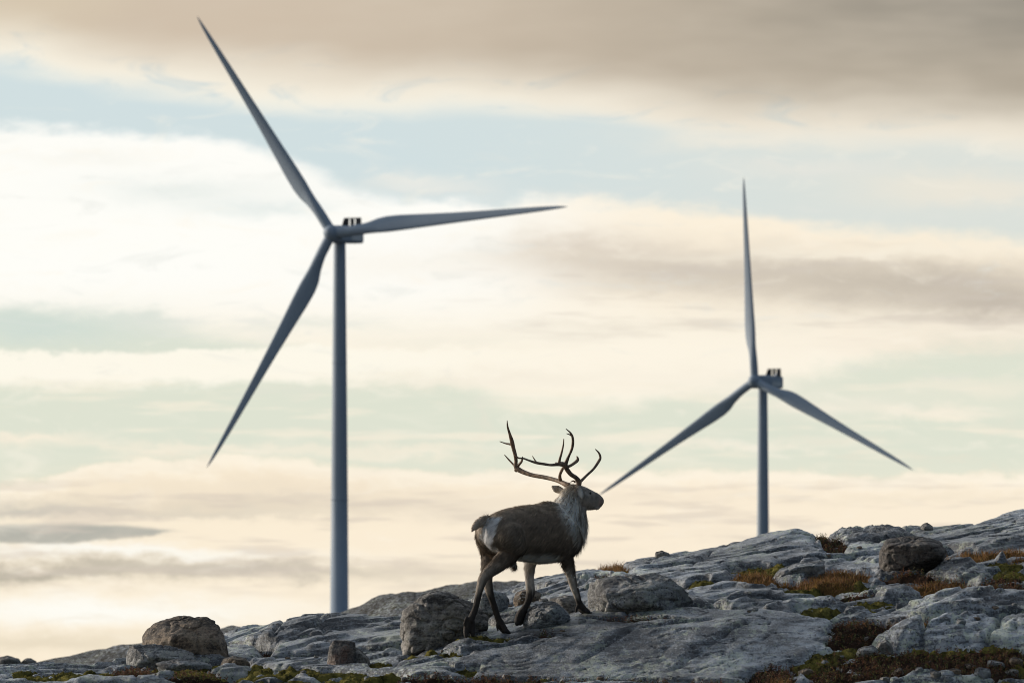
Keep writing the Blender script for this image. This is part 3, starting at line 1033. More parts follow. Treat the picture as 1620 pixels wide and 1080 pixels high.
boulder('big block with shaded black face, perched alone near the crest',
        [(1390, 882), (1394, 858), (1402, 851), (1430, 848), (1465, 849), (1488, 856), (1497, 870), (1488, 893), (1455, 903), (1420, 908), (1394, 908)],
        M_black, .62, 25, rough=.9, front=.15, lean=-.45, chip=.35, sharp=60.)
boulder('low rounded grey boulder lying in the dry grass on the slope',
        [(1219, 915), (1235, 900), (1262, 890), (1290, 887), (1306, 893), (1302, 908), (1275, 922), (1235, 925), (1222, 922)],
        M_bluegrey, .5, 28)
boulder('small brown rounded rock at the right foot of the large brown boulder',
        [(349, 1050), (353, 1042), (370, 1037), (388, 1040), (396, 1050), (390, 1060), (358, 1061)],
        M_brown, .26, 31, sub=5, d=78.2)
boulder('flat bluish slab of loose rock lying in front of the pale boulder',
        [(246, 1058), (262, 1046), (285, 1041), (310, 1044), (330, 1052), (335, 1060), (250, 1062)],
        M_bluegrey, .4, 35, sub=5, d=78.1)
boulder('pale grey stone half sunk in moss beside the large foreground slab',
        [(1352, 1036), (1362, 1025), (1378, 1020), (1388, 1027), (1391, 1035), (1380, 1041), (1356, 1042)],
        M_pale, .25, 38, sub=5)
boulder('dark grey stone beside the pale stone in the moss',
        [(1385, 1028), (1390, 1014), (1402, 1011), (1412, 1018), (1414, 1030), (1400, 1036), (1388, 1034)],
        M_darkgrey, .22, 39, sub=5)
boulder('white quartz rock tucked in the gap below the crest',
        [(1286, 870), (1288, 858), (1296, 853), (1300, 862), (1298, 872), (1290, 874)],
        make_rock_mat('quartz_rock', (.42, .41, .40), (.72, .71, .69), (.6, .6, .55), .2, None, 0, .3), .15, 41, sub=4, d=84.0)
boulder('dark lumpy rock standing up on the skyline near the heather gap',
        [(1456, 838), (1459, 830), (1467, 826), (1474, 830), (1476, 840), (1465, 845)],
        M_darkgrey, .25, 43, sub=5, d=86.6)
boulder('blunt rock lying behind the reindeer between its hind and front legs',
        [(812, 945), (820, 934), (838, 930), (852, 938), (856, 950), (838, 957), (818, 955)],
        M_brown, .3, 46, sub=5, d=80.4)
boulder('grey angular rock behind the hind legs of the reindeer',
        [(745, 952), (752, 938), (775, 930), (796, 938), (806, 952), (790, 964), (755, 965)],
        M_bluegrey, .4, 47, sub=5, d=80.2)
boulder('flat pale rock beyond the raised hoof of the reindeer',
        [(776, 985), (786, 975), (812, 970), (828, 978), (826, 990), (798, 995), (780, 993)],
        M_pale, .35, 48, sub=5, d=79.0)
boulder('dark wedge of rock between the front hooves and the broad pale boulder',
        [(868, 958), (878, 946), (902, 941), (918, 950), (922, 966), (900, 972), (876, 970)],
        M_darkgrey, .35, 49, sub=5, d=79.3)
for i, (a, b, w_, h_, dd_) in enumerate([(1048, 876, 12, 6, 84.3), (12, 1046, 24, 10, 140.), (46, 1048, 14, 8, 140.)]):
    lab = ['small flat stone on the bare skyline slab right of the reindeer', 'dark blurred boulder at the far low end of the slope', 'small dark blurred rock beside the far boulder at the low end'][i]
    boulder(lab, [(a - w_, b + h_ * .6), (a - w_ * .7, b - h_ * .5), (a, b - h_), (a + w_ * .8, b - h_ * .3), (a + w_, b + h_ * .7), (a, b + h_)],
            M_darkgrey, w_ * 2 * dd_ / F, 60 + i, sub=4, d=dd_, name='boulder')

# loose stones in the heath and on the slabs
stone_mats = [M_pale, M_bluegrey, M_darkgrey, M_brown]
STONE_SPOTS = [(1275, 1067, 26), (1305, 1050, 14), (1330, 1040, 12), (1420, 1068, 20), (1455, 1062, 14), (1480, 1073, 22), (1510, 1066, 20), (1535, 1060, 26), (1575, 1056, 34), (1608, 1050, 26),
               (1470, 1050, 10), (1555, 1072, 30), (1600, 1068, 22), (1400, 1076, 18), (1355, 1070, 14), (1500, 1078, 20), (1372, 1012, 12), (1395, 988, 14), (1410, 982, 10), (1520, 986, 16),
               (1492, 984, 22), (1545, 980, 14), (690, 1073, 20), (640, 1074, 12), (800, 1072, 14), (580, 1074, 10), (950, 1076, 16), (1010, 1077, 10), (1075, 1077, 12), (870, 1074, 10), (480, 1064, 10),
               (1195, 966, 12), (1185, 968, 7), (455, 1042, 10), (480, 1038, 14), (500, 1040, 8), (920, 985, 14), (890, 999, 10), (1310, 880, 10), (1325, 870, 12), (1340, 880, 9), (1300, 890, 10), (1360, 868, 10),
               (735, 985, 14), (805, 960, 12), (835, 962, 12), (861, 952, 17), (820, 915, 8), (870, 925, 16), (900, 922, 14), (700, 1030, 6), (1540, 955, 12), (1575, 965, 14), (1605, 958, 10)]
LANDMARKS = [(1280, 1062, 'in moss at the edge of the large foreground slab'), (1345, 1040, 'beside the pale stone sunk in moss'), (1430, 1066, 'in the dark heath below the cracked slab'),
             (1500, 1070, 'among the jumbled rocks at the foot of the slope'), (1590, 1060, 'on the mossy bank at the foot of the slope'), (1385, 995, 'in the red heath above the moss'),
             (1515, 984, 'on top of the cracked slab'), (660, 1073, 'in heath below the rusty block'), (800, 1073, 'in heath below the hind hooves'), (960, 1076, 'in heath under the middle of the foreground slab'),
             (1080, 1077, 'in heath under the broad end of the foreground slab'), (1190, 966, 'on the bare upper rim of the foreground slab'), (478, 1040, 'on the pale ledge beside the rusty block'),
             (905, 992, 'beside the blue-grey rock under the raised hoof'), (1325, 872, 'in the heathery gap below the crest'), (1360, 868, 'just beneath the skyline boulders'), (735, 985, 'against the big dark boulder'),
             (815, 960, 'between the legs of the reindeer'), (860, 945, 'beyond the front legs of the reindeer'), (820, 915, 'on the skyline behind the belly of the reindeer'), (700, 1030, 'at the foot of the big dark boulder'),
             (1570, 960, 'in the heath above the cracked slab')]
for i, (a, b, w_) in enumerate(STONE_SPOTS):
    r_ = random.Random(100 + i)
    hh_ = w_ * r_.uniform(.45, .75)
    hit = ground_hit(a, b)
    if hit is None:
        continue
    k = r_.randrange(4)
    kind = ['pale grey', 'blue-grey', 'dark grey', 'brown'][k]
    size_w = 'tiny' if w_ < 10 else 'small' if w_ < 15 else 'fist-sized' if w_ < 22 else 'larger'
    form = 'flat' if hh_ < w_ * .54 else 'rounded' if hh_ < w_ * .65 else 'blocky'
    where = min(LANDMARKS, key=lambda q: math.hypot((q[0] - a) * .6, (q[1] - b)))[2]
    lab = '%s %s %s stone %s' % (size_w, kind, form, where)
    poly = []
    for q in range(8):
        th = 2 * math.pi * q / 8 + r_.uniform(-.25, .25)
        rr = r_.uniform(.8, 1.1)
        poly.append((a + math.cos(th) * w_ * .5 * rr, b - hh_ * .3 + math.sin(th) * hh_ * .5 * rr))
    boulder(lab, poly, stone_mats[k], w_ / F * hit * r_.uniform(.7, 1.1), 200 + i,
            group='loose stones on the slope', name='stone', cat='stone', d=hit + w_ / F * hit * .25, sub=4, sink=.03, rough=1.3)

# ------------------------------------------------------------------ plants
M_leaf = attr_mat('heath_leaves', .7, .2, translucent=.3)
M_blade = attr_mat('grass_blades', .7, .2, translucent=.35)
M_moss = attr_mat('moss_shoots', .9, .1, translucent=.2)
fineidx = idx[(nz > .5) & (x > -6.5) & (x < 7.1) & (y > 75.3) & (y < 90.5)]
vm = vegall[fineidx] * sstep(.35, .7, cover[fineidx])[:, None]


def pick(w, n):
    w = w / w.sum()
    k = rng.choice(len(fineidx), n, p=w)
    p = V[fineidx[k]].copy()
    p[:, 0] += rng.uniform(-.014, .014, n)
    p[:, 1] += rng.uniform(-.015, .015, n)
    return p


def tri_stuff(name, mat, base_, dirs, length, width, col, label):
    """one blade (two triangles, bent) for each row"""
    n = len(base_)
    side = np.cross(dirs, rng.normal(size=(n, 3)))
    side /= np.linalg.norm(side, axis=1)[:, None] + 1e-9
    wv = side * width[:, None] * .5
    mid_ = base_ + dirs * length[:, None] * .55
    bend = rng.normal(size=(n, 3)) * .22
    bend[:, 2] -= .12
    tip = base_ + (dirs + bend) * length[:, None]
    Vv = np.stack([base_ - wv, base_ + wv, mid_ + wv * .8, mid_ - wv * .8, tip], 1).reshape(-1, 3)
    k = np.arange(n)[:, None] * 5
    Fc = np.concatenate([k + [0, 1, 2], k + [0, 2, 3], k + [3, 2, 4]], 1).reshape(-1, 3)
    o = mesh_np(name, Vv, Fc, mat, None, True, {'tint': np.repeat(col, 5, 0)})
    return tag(o, label, None, None, 'stuff')


def upish(n, spread):
    d = rng.normal(size=(n, 3)) * spread
    d[:, 2] = 1
    return d / np.linalg.norm(d, axis=1)[:, None]


# dry grass
n = 9000
p = pick(vm[:, 2] ** 1.5 + 1e-9, n)
c = np.array([.27, .15, .06]) * rng.uniform(.35, 1.25, (n, 1)) * np.array([1, 1, 1]) + rng.normal(size=(n, 3)) * .01
tri_stuff('dry_grass', M_blade, p, upish(n, .35), rng.uniform(.025, .085, n), rng.uniform(.003, .006, n), np.clip(c, .01, 1), 'tufts of dry orange grass growing between the slabs').name = 'dry_grass'
# moss shoots
n = 26000
p = pick(vm[:, 0] ** 1.2 + 1e-9, n)
c = np.array([.15, .13, .026]) * rng.uniform(.3, 1.6, (n, 1))
tri_stuff('moss', M_moss, p - np.array([0, 0, .004]), upish(n, .7), rng.uniform(.010, .026, n), rng.uniform(.004, .008, n), np.clip(c, .005, 1), 'yellow-green moss cushions in the hollows of the bedrock')
# heath: stems with many small leaves
n = 6500
p = pick(vm[:, 1] ** 1.3 + 1e-9, n)
k = 13
h = rng.uniform(.02, .075, n)
dirs = upish(n, .4)
t = np.linspace(.15, 1, k)
base_ = (p[:, None, :] + dirs[:, None, :] * (h[:, None] * t[None, :])[..., None]).reshape(-1, 3)
base_ += rng.normal(size=base_.shape) * .006
ld = rng.normal(size=base_.shape)
ld[:, 2] = np.abs(ld[:, 2]) + .3
ld /= np.linalg.norm(ld, axis=1)[:, None]
pal = np.array([[.115, .038, .024], [.075, .026, .018], [.15, .055, .028], [.07, .05, .02], [.13, .09, .035], [.045, .026, .018]])
stem_c = np.array([1.2, 1.75, 1.6]) * pal[rng.choice(6, n, p=[.28, .24, .12, .14, .08, .14])]
c = np.repeat(stem_c, k, 0) * rng.uniform(.5, 1.4, (n * k, 1))
tri_stuff('heather', M_leaf, base_, ld, rng.uniform(.008, .018, n * k), rng.uniform(.005, .009, n * k), c, 'dark red low heath shrubs growing between the slabs')

# ------------------------------------------------------------------ wind turbines
M_tower = flat_mat('turbine_paint', (.28, .345, .42), .6, .25, 0, .03, .15)
M_lamp = flat_mat('lamp_glass', (.85, .86, .86), .25, .6)
M_panel = flat_mat('nacelle_panel', (.48, .53, .56), .45, .4, 0, .05, .5)
M_cooler = flat_mat('cooler_dark', (.05, .05, .055), .5, .4, 0, .1, .5)


def rev(profile, n, mat, name, parent, axis='Z', rot=None, loc=None):
    Vv, Fc = [], []
    for r_, z in profile:
        for i in range(n):
            a = 2 * math.pi * i / n
            Vv.append((r_ * math.cos(a), r_ * math.sin(a), z))
    for j in range(len(profile) - 1):
        for i in range(n):
            Fc.append((j * n + i, j * n + (i + 1) % n, (j + 1) * n + (i + 1) % n, (j + 1) * n + i))
    o = mesh_np(name, np.array(Vv), np.array(Fc), mat, parent)
    if rot is not None:
        o.matrix_local = rot
    return o


def bbox_mesh(name, x0, x1, y0, y1, z0, z1, mat, parent, bevel=.0, seg=3, taper=None):
    bm = bmesh.new()
    bmesh.ops.create_cube(bm, size=1)
    for v in bm.verts:
        v.co = Vector(((x0 + x1) / 2 + v.co.x * (x1 - x0), (y0 + y1) / 2 + v.co.y * (y1 - y0), (z0 + z1) / 2 + v.co.z * (z1 - z0)))
        if taper:
            v.co = taper(v.co)
    if bevel:
        bmesh.ops.bevel(bm, geom=list(bm.edges), offset=bevel, segments=seg, affect='EDGES', profile=.5)
    me = bpy.data.meshes.new(name)
    bm.to_mesh(me)
    bm.free()
    me.materials.append(mat)
    for p_ in me.polygons:
        p_.use_smooth = bevel > 0
    o = bpy.data.objects.new(name, me)
    C.objects.link(o)
    o.parent = parent
    return o


BLADE = [(0, 2.3, 1.0, 0), (.03, 2.3, 1.0, 0), (.08, 2.35, .95, 15), (.13, 2.75, .72, 15), (.17, 3.55, .45, 14), (.21, 3.95, .36, 12.5), (.27, 3.8, .30, 10), (.36, 3.25, .26, 7.5), (.48, 2.6, .23, 5),
         (.60, 2.1, .21, 3.2), (.72, 1.7, .19, 1.8), (.83, 1.32, .18, .8), (.91, .98, .17, 0), (.96, .66, .16, -.5), (.99, .32, .16, -1), (1.0, .08, .16, -1)]


def make_blade(name, parent, theta, length, r0, pitch, cone, prebend):
    """rotor frame: wind comes from -Y, X to the right seen from the wind, Z up; turns clockwise"""
    sp = Vector((math.sin(theta), 0, math.cos(theta)))
    mv = Vector((math.cos(theta), 0, -math.sin(theta)))
    ax = Vector((0, -1, 0))
    n = 20
    Vv = []
    fr = np.array([b[0] for b in BLADE])
    for f in np.concatenate([np.linspace(0, .3, 22), np.linspace(.32, 1, 30)]):
        ch = np.interp(f, fr, [b[1] for b in BLADE])
        th = np.interp(f, fr, [b[2] for b in BLADE])
        tw = R(np.interp(f, fr, [b[3] for b in BLADE]) + pitch)
        rr = r0 + f * (length - r0)
        ctr = sp * rr + ax * (math.tan(R(cone)) * rr + prebend * f * f)
        rnd = 1 - sstep(.05, .18, np.array(f))          # root is a cylinder
        for i in range(n):
            a = 2 * math.pi * i / n
            cx = .5 * math.cos(a)                       # -.5 trailing .. +.5 leading
            prof = .5 * math.sin(a) * (1.0 if rnd > .99 else (rnd + (1 - rnd) * (.35 + .65 * (.5 + cx)) ** .8))
            off = (1 - rnd) * -.2
            c_ = (cx + off) * ch
            t_ = prof * ch * th
            d_ = mv * math.cos(tw) + ax * math.sin(tw)
            e_ = ax * math.cos(tw) - mv * math.sin(tw)
            q_ = ctr + d_ * c_ + e_ * t_
            Vv.append(q_[:])
    m_ = 52
    Fc = [(j * n + i, j * n + (i + 1) % n, (j + 1) * n + (i + 1) % n, (j + 1) * n + i) for j in range(m_ - 1) for i in range(n)]
    return mesh_np(name, np.array(Vv), np.array(Fc), M_tower, parent)


def turbine(label, x0, d, hub_py, base_z, yaw, theta0, length, tilt, cone, prebend, pitch, over):
    hub_z = at(810, hub_py, d).z
    root = empty('wind_turbine', (x0, d, base_z))
    tag(root, label, 'wind turbine', 'wind turbines beyond the crest')
    H = hub_z - base_z
    rev([(0, H - 1.9), (1.30, H - 1.9), (1.33, H - 2.2), (1.55, H * .72), (1.82, H * .38), (2.08, 0), (2.15, 0), (2.15, -.5), (2.15, -3)], 40, M_tower, 'tower', root)
    for hz_ in (.34, .68):
        rr_ = np.interp(hz_, [0, .38, .72, 1], [2.08, 1.82, 1.55, 1.33])
        rev([(rr_, H * hz_ - .14), (rr_ + .07, H * hz_ - .12), (rr_ + .07, H * hz_ + .12), (rr_, H * hz_ + .14)], 40, M_tower, 'joint_ring', root)
    # nacelle frame: -Y into the wind
    nac = empty('nacelle', (0, 0, H))
    nac.parent = root
    nac.rotation_euler = (0, 0, yaw)
    body = bbox_mesh('housing', -1.95, 1.95, -over + .9, 9.4, -2.05, 1.75, M_tower, nac, .55, 4,
                     taper=lambda c: Vector((c.x * (1 if c.y < 5 else .95), c.y, c.z if not (c.y > 5 and c.z < 0) else c.z + .35)))
    # roof cooler: three radiators in a frame with slanted stays
    for i in range(3):
        bbox_mesh('radiator', -1.75 + i * 1.28, -1.75 + i * 1.28 + .82, 6.9, 7.25, 1.6, 3.75, M_cooler, nac)
    bbox_mesh('cooler_rail', -1.95, 1.95, 6.85, 7.3, 3.75, 3.95, M_cooler, nac)
    for sx in (-1.95, 1.85):
        bm = bmesh.new()
        pts = [(sx, 5.2, 1.6), (sx, 7.6, 1.6), (sx, 7.45, 3.9), (sx, 6.7, 3.9)]
        a_ = [bm.verts.new(p_) for p_ in pts]
        b_ = [bm.verts.new((p_[0] + .1, p_[1], p_[2])) for p_ in pts]
        bm.faces.new(a_)
        bm.faces.new(b_[::-1])
        for i in range(4):
            bm.faces.new((a_[i], b_[i], b_[(i + 1) % 4], a_[(i + 1) % 4]))
        me = bpy.data.meshes.new('side_stay')
        bmesh.ops.recalc_face_normals(bm, faces=bm.faces)
        bm.to_mesh(me)
        bm.free()
        me.materials.append(M_cooler)
        o = bpy.data.objects.new('side_stay', me)
        C.objects.link(o)
        o.parent = nac
    wl = mesh_np('warning_light', ICO[3][0] * np.array([.42, .42, .5]), ICO[3][1], M_lamp, nac)
    wl.location = (1.3, 5.6, 2.0)
    bbox_mesh('roof_hatch', -.9, .5, 1.0, 3.2, 1.72, 1.95, M_tower, nac, .06, 2)
    bbox_mesh('side_panel', 1.93, 1.985, 2.0, 8.2, -1.25, .15, M_panel, nac)
    bbox_mesh('side_panel', -1.985, -1.93, 2.0, 8.2, -1.25, .15, M_panel, nac)
    # rotor: hub and blades, tilted up a little
    rot = empty('rotor', (0, -over, 0))
    rot.parent = nac
    rot.rotation_euler = (-tilt, 0, 0)
    prof = [(1.55, -1.6), (1.75, -1.0), (1.85, -.2), (1.8, .5), (1.6, 1.1), (1.2, 1.65), (.7, 2.0), (.25, 2.15), (0.0, 2.18)]
    hubm = Matrix.Rotation(R(90), 4, 'X')
    rev(prof, 32, M_tower, 'hub', rot, rot=hubm)
    for k_ in range(3):
        make_blade('blade', rot, theta0 + k_ * 2 * math.pi / 3, length, 1.3, pitch, cone, prebend)
    return root


TURB1 = dict(yaw=R(-22.74), theta0=R(-33.73), length=58.5, tilt=R(5.04), cone=2.97, prebend=2.17, pitch=4, over=4.25)
TURB2 = dict(yaw=R(-29.5), theta0=R(-3.3), length=58.5, tilt=R(2.2), cone=1.8, prebend=.5, pitch=4, over=5.0)
turbine('taller wind turbine behind the low end of the slope, one blade pointing nearly level', T1_X, T1_D, 370.1, T1_Z, **TURB1)
turbine('farther wind turbine cut off by the crest, one blade pointing straight up', T2_X, T2_D, 603.5, T2_Z, **TURB2)

# ------------------------------------------------------------------ reindeer
DEER_D = 78.3
DEER_O = at(842, 990, DEER_D)
PM = F / DEER_D                    # photograph pixels to a metre here
HEAD = R(45)
ch_, sh_ = math.cos(HEAD), math.sin(HEAD)


def L(X_, Y_, Z_):
    """deer's own axes (forward, left, up) to right, away, up"""
    return np.array([X_ * ch_ - Y_ * sh_, X_ * sh_ + Y_ * ch_, Z_])


def S_(px_, py_, w_):
    return np.array([(px_ - 842) / PM, w_, (990 - py_) / PM])


def catmull(P, n):
    P = np.asarray(P, float)
    out = []
    Q = np.vstack([2 * P[0] - P[1], P, 2 * P[-1] - P[-2]])
    for i in range(1, len(Q) - 2):
        for t_ in np.linspace(0, 1, n, endpoint=False):
            a, b, c_, d_ = Q[i - 1], Q[i], Q[i + 1], Q[i + 2]
            out.append(.5 * ((2 * b) + (-a + c_) * t_ + (2 * a - 5 * b + 4 * c_ - d_) * t_ ** 2 + (-a + 3 * b - 3 * c_ + d_) * t_ ** 3))
    out.append(P[-1])
    return np.array(out)


def tube(path, up=None, n=16, sub=6, cap=True):
    """closed tube; path rows: x, y, z, radius across, radius along 'up'"""
    P = np.asarray(path, float)
    if P.shape[1] == 4:
        P = np.c_[P, P[:, 3]]
    Q = catmull(P, sub)
    pos, ra, rb = Q[:, :3], np.maximum(Q[:, 3], 1e-4), np.maximum(Q[:, 4], 1e-4)
    tan = np.gradient(pos, axis=0)
    tan /= np.linalg.norm(tan, axis=1)[:, None] + 1e-12
    if up is None:
        up = np.array([0.31, .9, .27])
    Vv, Fc = [], []
    m_ = len(Q)
    prev = None
    for i in range(m_):
        a = np.cross(tan[i], up)
        if np.linalg.norm(a) < 1e-3:
            a = np.cross(tan[i], [1, 0, 0])
        a /= np.linalg.norm(a)
        if prev is not None and a @ prev < 0:
            a = -a
        prev = a
        b = np.cross(a, tan[i])
        for k_ in range(n):
            th = 2 * math.pi * k_ / n
            Vv.append(pos[i] + a * ra[i] * math.cos(th) + b * rb[i] * math.sin(th))
    for j in range(m_ - 1):
        for k_ in range(n):
            Fc.append((j * n + k_, j * n + (k_ + 1) % n, (j + 1) * n + (k_ + 1) % n, (j + 1) * n + k_))
    if cap:
        for j, s_ in ((0, -1), (m_ - 1, 1)):
            c_ = len(Vv)
            Vv.append(pos[j] + tan[j] * s_ * min(ra[j], rb[j]) * .45)
            for k_ in range(n):
                q_ = (j * n + k_, j * n + (k_ + 1) % n)
                Fc.append((q_[1], q_[0], c_, c_) if s_ < 0 else (q_[0], q_[1], c_, c_))
    return Vv, Fc


class Shape:
    def __init__(self):
        self.v, self.f = [], []

    def add(self, vf):
        o = len(self.v)
        self.v += [tuple(q) for q in vf[0]]
        for q in vf[1]:
            q = [o + i for i in q]
            self.f.append(q[:3] if q[2] == q[3] else q)

    def solid(self, name):
        me = bpy.data.meshes.new(name)
        me.from_pydata(self.v, [], self.f)
        bm = bmesh.new()
        bm.from_mesh(me)
        bmesh.ops.recalc_face_normals(bm, faces=bm.faces)
        bm.to_mesh(me)
        bm.free()
        return me


sh = Shape()
UPZ = np.array([0, 0, 1.0])
# trunk: forward, centre height, half width, half height
TR = [(-.57, .885, .045, .06), (-.545, .880, .10, .115), (-.48, .865, .165, .165), (-.38, .855, .200, .205), (-.25, .850, .205, .235), (-.08, .850, .215, .258), (.08, .850, .222, .272),
      (.22, .858, .218, .275), (.34, .875, .200, .262), (.44, .890, .165, .225), (.51, .900, .115, .17), (.545, .905, .06, .10)]
sh.add(tube([[*L(a, 0, b), c_, d_] for a, b, c_, d_ in TR], up=UPZ, n=28))
# haunches and shoulders
for s_ in (-1, 1):
    sh.add(tube([[*L(-.44, s_ * .085, .93), .07, .07], [*L(-.43 if s_ > 0 else -.42, s_ * (.125 if s_ > 0 else .105), .86), .135, .135], [*L(-.37, s_ * .12, .76), .125, .125], [*L(-.30, s_ * .125, .67), .09, .09]], n=20))
    sh.add(tube([[*L(.24, s_ * .12, 1.00), .07, .06], [*L(.30, s_ * .14, .90), .115, .09], [*L(.36, s_ * .14, .78), .11, .085], [*L(.30, s_ * .13, .68), .085, .075]], n=20))
sh.add(tube([[*L(-.50, .03, .955), .06, .06], [*L(-.51, .07, .90), .09, .09], [*L(-.47, .10, .82), .09, .09]], n=16))
# hump of the withers
sh.add(tube([[*L(.02, 0, 1.04), .08, .07], [*L(.18, 0, 1.065), .10, .08], [*L(.32, 0, 1.055), .11, .08]], up=UPZ, n=16))
# neck, thick with winter mane
sh.add(tube([[*L(.30, 0, .90), .19, .23], [*S_(890, 826, .26), .165, .20], [*S_(896, 806, .30), .140, .165], [*S_(902, 790, .32), .112, .125], [*S_(909, 777, .335), .088, .095], [*S_(914, 771, .345), .06, .06]], n=24))
# throat mane hanging in front of the chest
sh.add(tube([[*S_(921, 802, .34), .045, .05], [*S_(917, 820, .33), .07, .08], [*S_(914, 842, .31), .075, .085], [*S_(908, 862, .29), .05, .06]], n=14))
# head (about 20 degrees away from square-on)
hd = np.array([math.cos(R(20)), math.sin(R(20)), 0])


def hp(px_, py_, ra, rb, side=0.0):
    u_ = (px_ - 842) / PM
    u0 = (912 - 842) / PM
    w_ = .335 + (u_ - u0) * math.tan(R(20))
    return [u_, w_, (990 - py_) / PM, ra, rb]


sh.add(tube([hp(904, 778, .060, .075), hp(912, 780, .082, .092), hp(920, 784, .086, .100), hp(929, 788, .076, .098), hp(937, 790, .060, .090), hp(945, 790.5, .050, .076), hp(950, 790, .044, .060), hp(954, 789, .030, .034)], up=UPZ, n=20))
# brow and nose
for s_ in (-1, 1):
    off = np.array([-math.sin(R(20)), math.cos(R(20)), 0]) * s_
    b_ = hp(924, 775, .03, .03)
    sh.add(tube([[*(np.array(hp(919, 774, 0, 0)[:3]) + off * .05), .025, .025], [*(np.array(hp(926, 775, 0, 0)[:3]) + off * .055), .028, .024], [*(np.array(hp(933, 779, 0, 0)[:3]) + off * .045), .02, .018]], n=10))
sh.add(tube([hp(941, 798, .045, .035), hp(946, 800, .036, .028), hp(949, 801, .02, .018)], up=UPZ, n=12))
# ears
sh.add(tube([[*S_(893, 776, .42), .016, .020], [*S_(886, 773, .45), .014, .036], [*S_(880, 771, .46), .012, .036], [*S_(876, 768.5, .465), .010, .022], [*S_(873.5, 766, .47), .008, .008]], up=UPZ, n=12))
sh.add(tube([[*S_(912, 768, .27), .020, .020], [*S_(915, 772, .235), .030, .016], [*S_(918, 778, .215), .034, .014], [*S_(920.5, 784, .205), .024, .012], [*S_(922, 788, .20), .010, .010]], n=12))
# tail
sh.add(tube([[*S_(774, 823, -.36), .045, .045], [*S_(765, 825, -.385), .044, .042], [*S_(757, 829, -.40), .040, .036], [*S_(751, 835, -.41), .028, .024], [*S_(747, 841, -.42), .008, .008]], n=14))
# sheath
sh.add(tube([[*S_(806, 878, -.10), .05, .05], [*S_(811, 888, -.10), .030, .030], [*S_(815, 896, -.10), .022, .022], [*S_(816, 901, -.10), .010, .010]], n=10))
# udder of belly hair toward the front legs is left to the fur


def leg(pts, n=14):
    sh.add(tube([[*S_(a, b, c_), r_, (q if q else r_)] for a, b, c_, r_, q in pts], up=np.array([0, 1., .05]), n=n, sub=7))


def toe(pts):
    sh.add(tube([[*S_(a, b, c_), r_, q] for a, b, c_, r_, q in pts], up=np.array([0, 1., .05]), n=12, sub=5))


# right hind: stretched back, heel lifting
leg([(806, 852, -.36, .13, .10), (806, 874, -.34, .105, .085), (792, 890, -.38, .078, .062), (777, 903, -.42, .060, .048), (767.5, 912, -.44, .050, .042), (763, 920, -.45, .046, .040), (759.5, 932, -.455, .035, .032),
     (756, 948, -.46, .030, .028), (752, 964, -.465, .029, .027), (747, 976, -.475, .033, .032), (744, 983, -.48, .036, .034)])
toe([(746, 980, -.465, .026, .03), (740, 988, -.475, .030, .036), (738, 999, -.48, .028, .034), (738, 1007, -.475, .018, .026), (738.5, 1010, -.47, .008, .01)])
toe([(747, 981, -.45, .026, .03), (748, 990, -.455, .028, .036), (748, 1000, -.45, .026, .034), (747, 1007, -.445, .016, .024), (746.5, 1009.5, -.44, .008, .01)])
toe([(739, 976, -.50, .012, .014), (736, 984, -.51, .014, .016), (735, 990, -.51, .007, .008)])
# left hind: forward under the body
leg([(775, 850, -.16, .125, .10), (778, 876, -.10, .10, .08), (773, 896, -.14, .070, .055), (771, 910, -.18, .054, .044), (772, 922, -.20, .046, .040), (774.5, 936, -.20, .038, .034), (779, 950, -.185, .031, .029),
     (784, 965, -.165, .029, .027), (788, 977, -.15, .030, .029), (791, 985, -.14, .032, .032)])
toe([(790, 980, -.15, .028, .03), (795, 990, -.155, .032, .036), (800, 996.5, -.155, .026, .036), (806, 1000.5, -.15, .012, .024), (808.5, 1001.5, -.15, .006, .01)])
toe([(790, 981, -.13, .028, .03), (793, 991, -.11, .032, .034), (797, 997, -.095, .026, .034), (802, 1001, -.08, .012, .024), (804, 1002, -.075, .006, .01)])
toe([(787, 984, -.17, .012, .014), (787, 992, -.18, .013, .014), (788, 998, -.18, .007, .008)])
# right front: reaching up the slope, planted
leg([(890, 852, .10, .10, .09), (893, 870, .11, .086, .075), (897, 884, .13, .064, .058), (901, 898, .15, .050, .046), (904, 912, .17, .044, .041), (908, 926, .19, .040, .037), (911.5, 936, .205, .034, .032),
     (915.5, 949, .225, .029, .027), (918, 956, .24, .032, .030)])
toe([(917, 953, .235, .028, .03), (921, 960, .24, .034, .036), (927, 964.5, .245, .028, .036), (934, 968, .255, .014, .026), (937.5, 969.5, .26, .006, .01)])
toe([(917, 954, .255, .028, .03), (919, 961, .275, .034, .036), (924, 966, .29, .028, .034), (930, 969.5, .305, .014, .024), (933, 970.5, .31, .006, .01)])
toe([(914, 957, .22, .013, .014), (912, 963, .215, .015, .016), (911.5, 968, .215, .008, .01)])
# left front: lifted, bent at the wrist
leg([(858, 850, .28, .10, .09), (848, 872, .25, .086, .075), (840, 888, .22, .056, .050), (838, 902, .20, .046, .043), (838, 916, .19, .043, .040), (839, 928, .185, .043, .040), (839.5, 936, .18, .044, .042),
     (837, 946, .165, .036, .034), (834, 954, .15, .030, .028), (830, 961, .14, .033, .031), (827.5, 966, .135, .036, .034)])
toe([(829, 963, .13, .030, .032), (824, 970, .12, .040, .040), (820.5, 979, .115, .040, .040), (818, 986, .115, .026, .030), (817, 989, .115, .010, .012)])
toe([(830, 964, .155, .030, .032), (829, 971, .16, .032, .036), (826, 980, .165, .030, .036), (823, 986, .165, .018, .026), (822, 988.5, .165, .008, .01)])

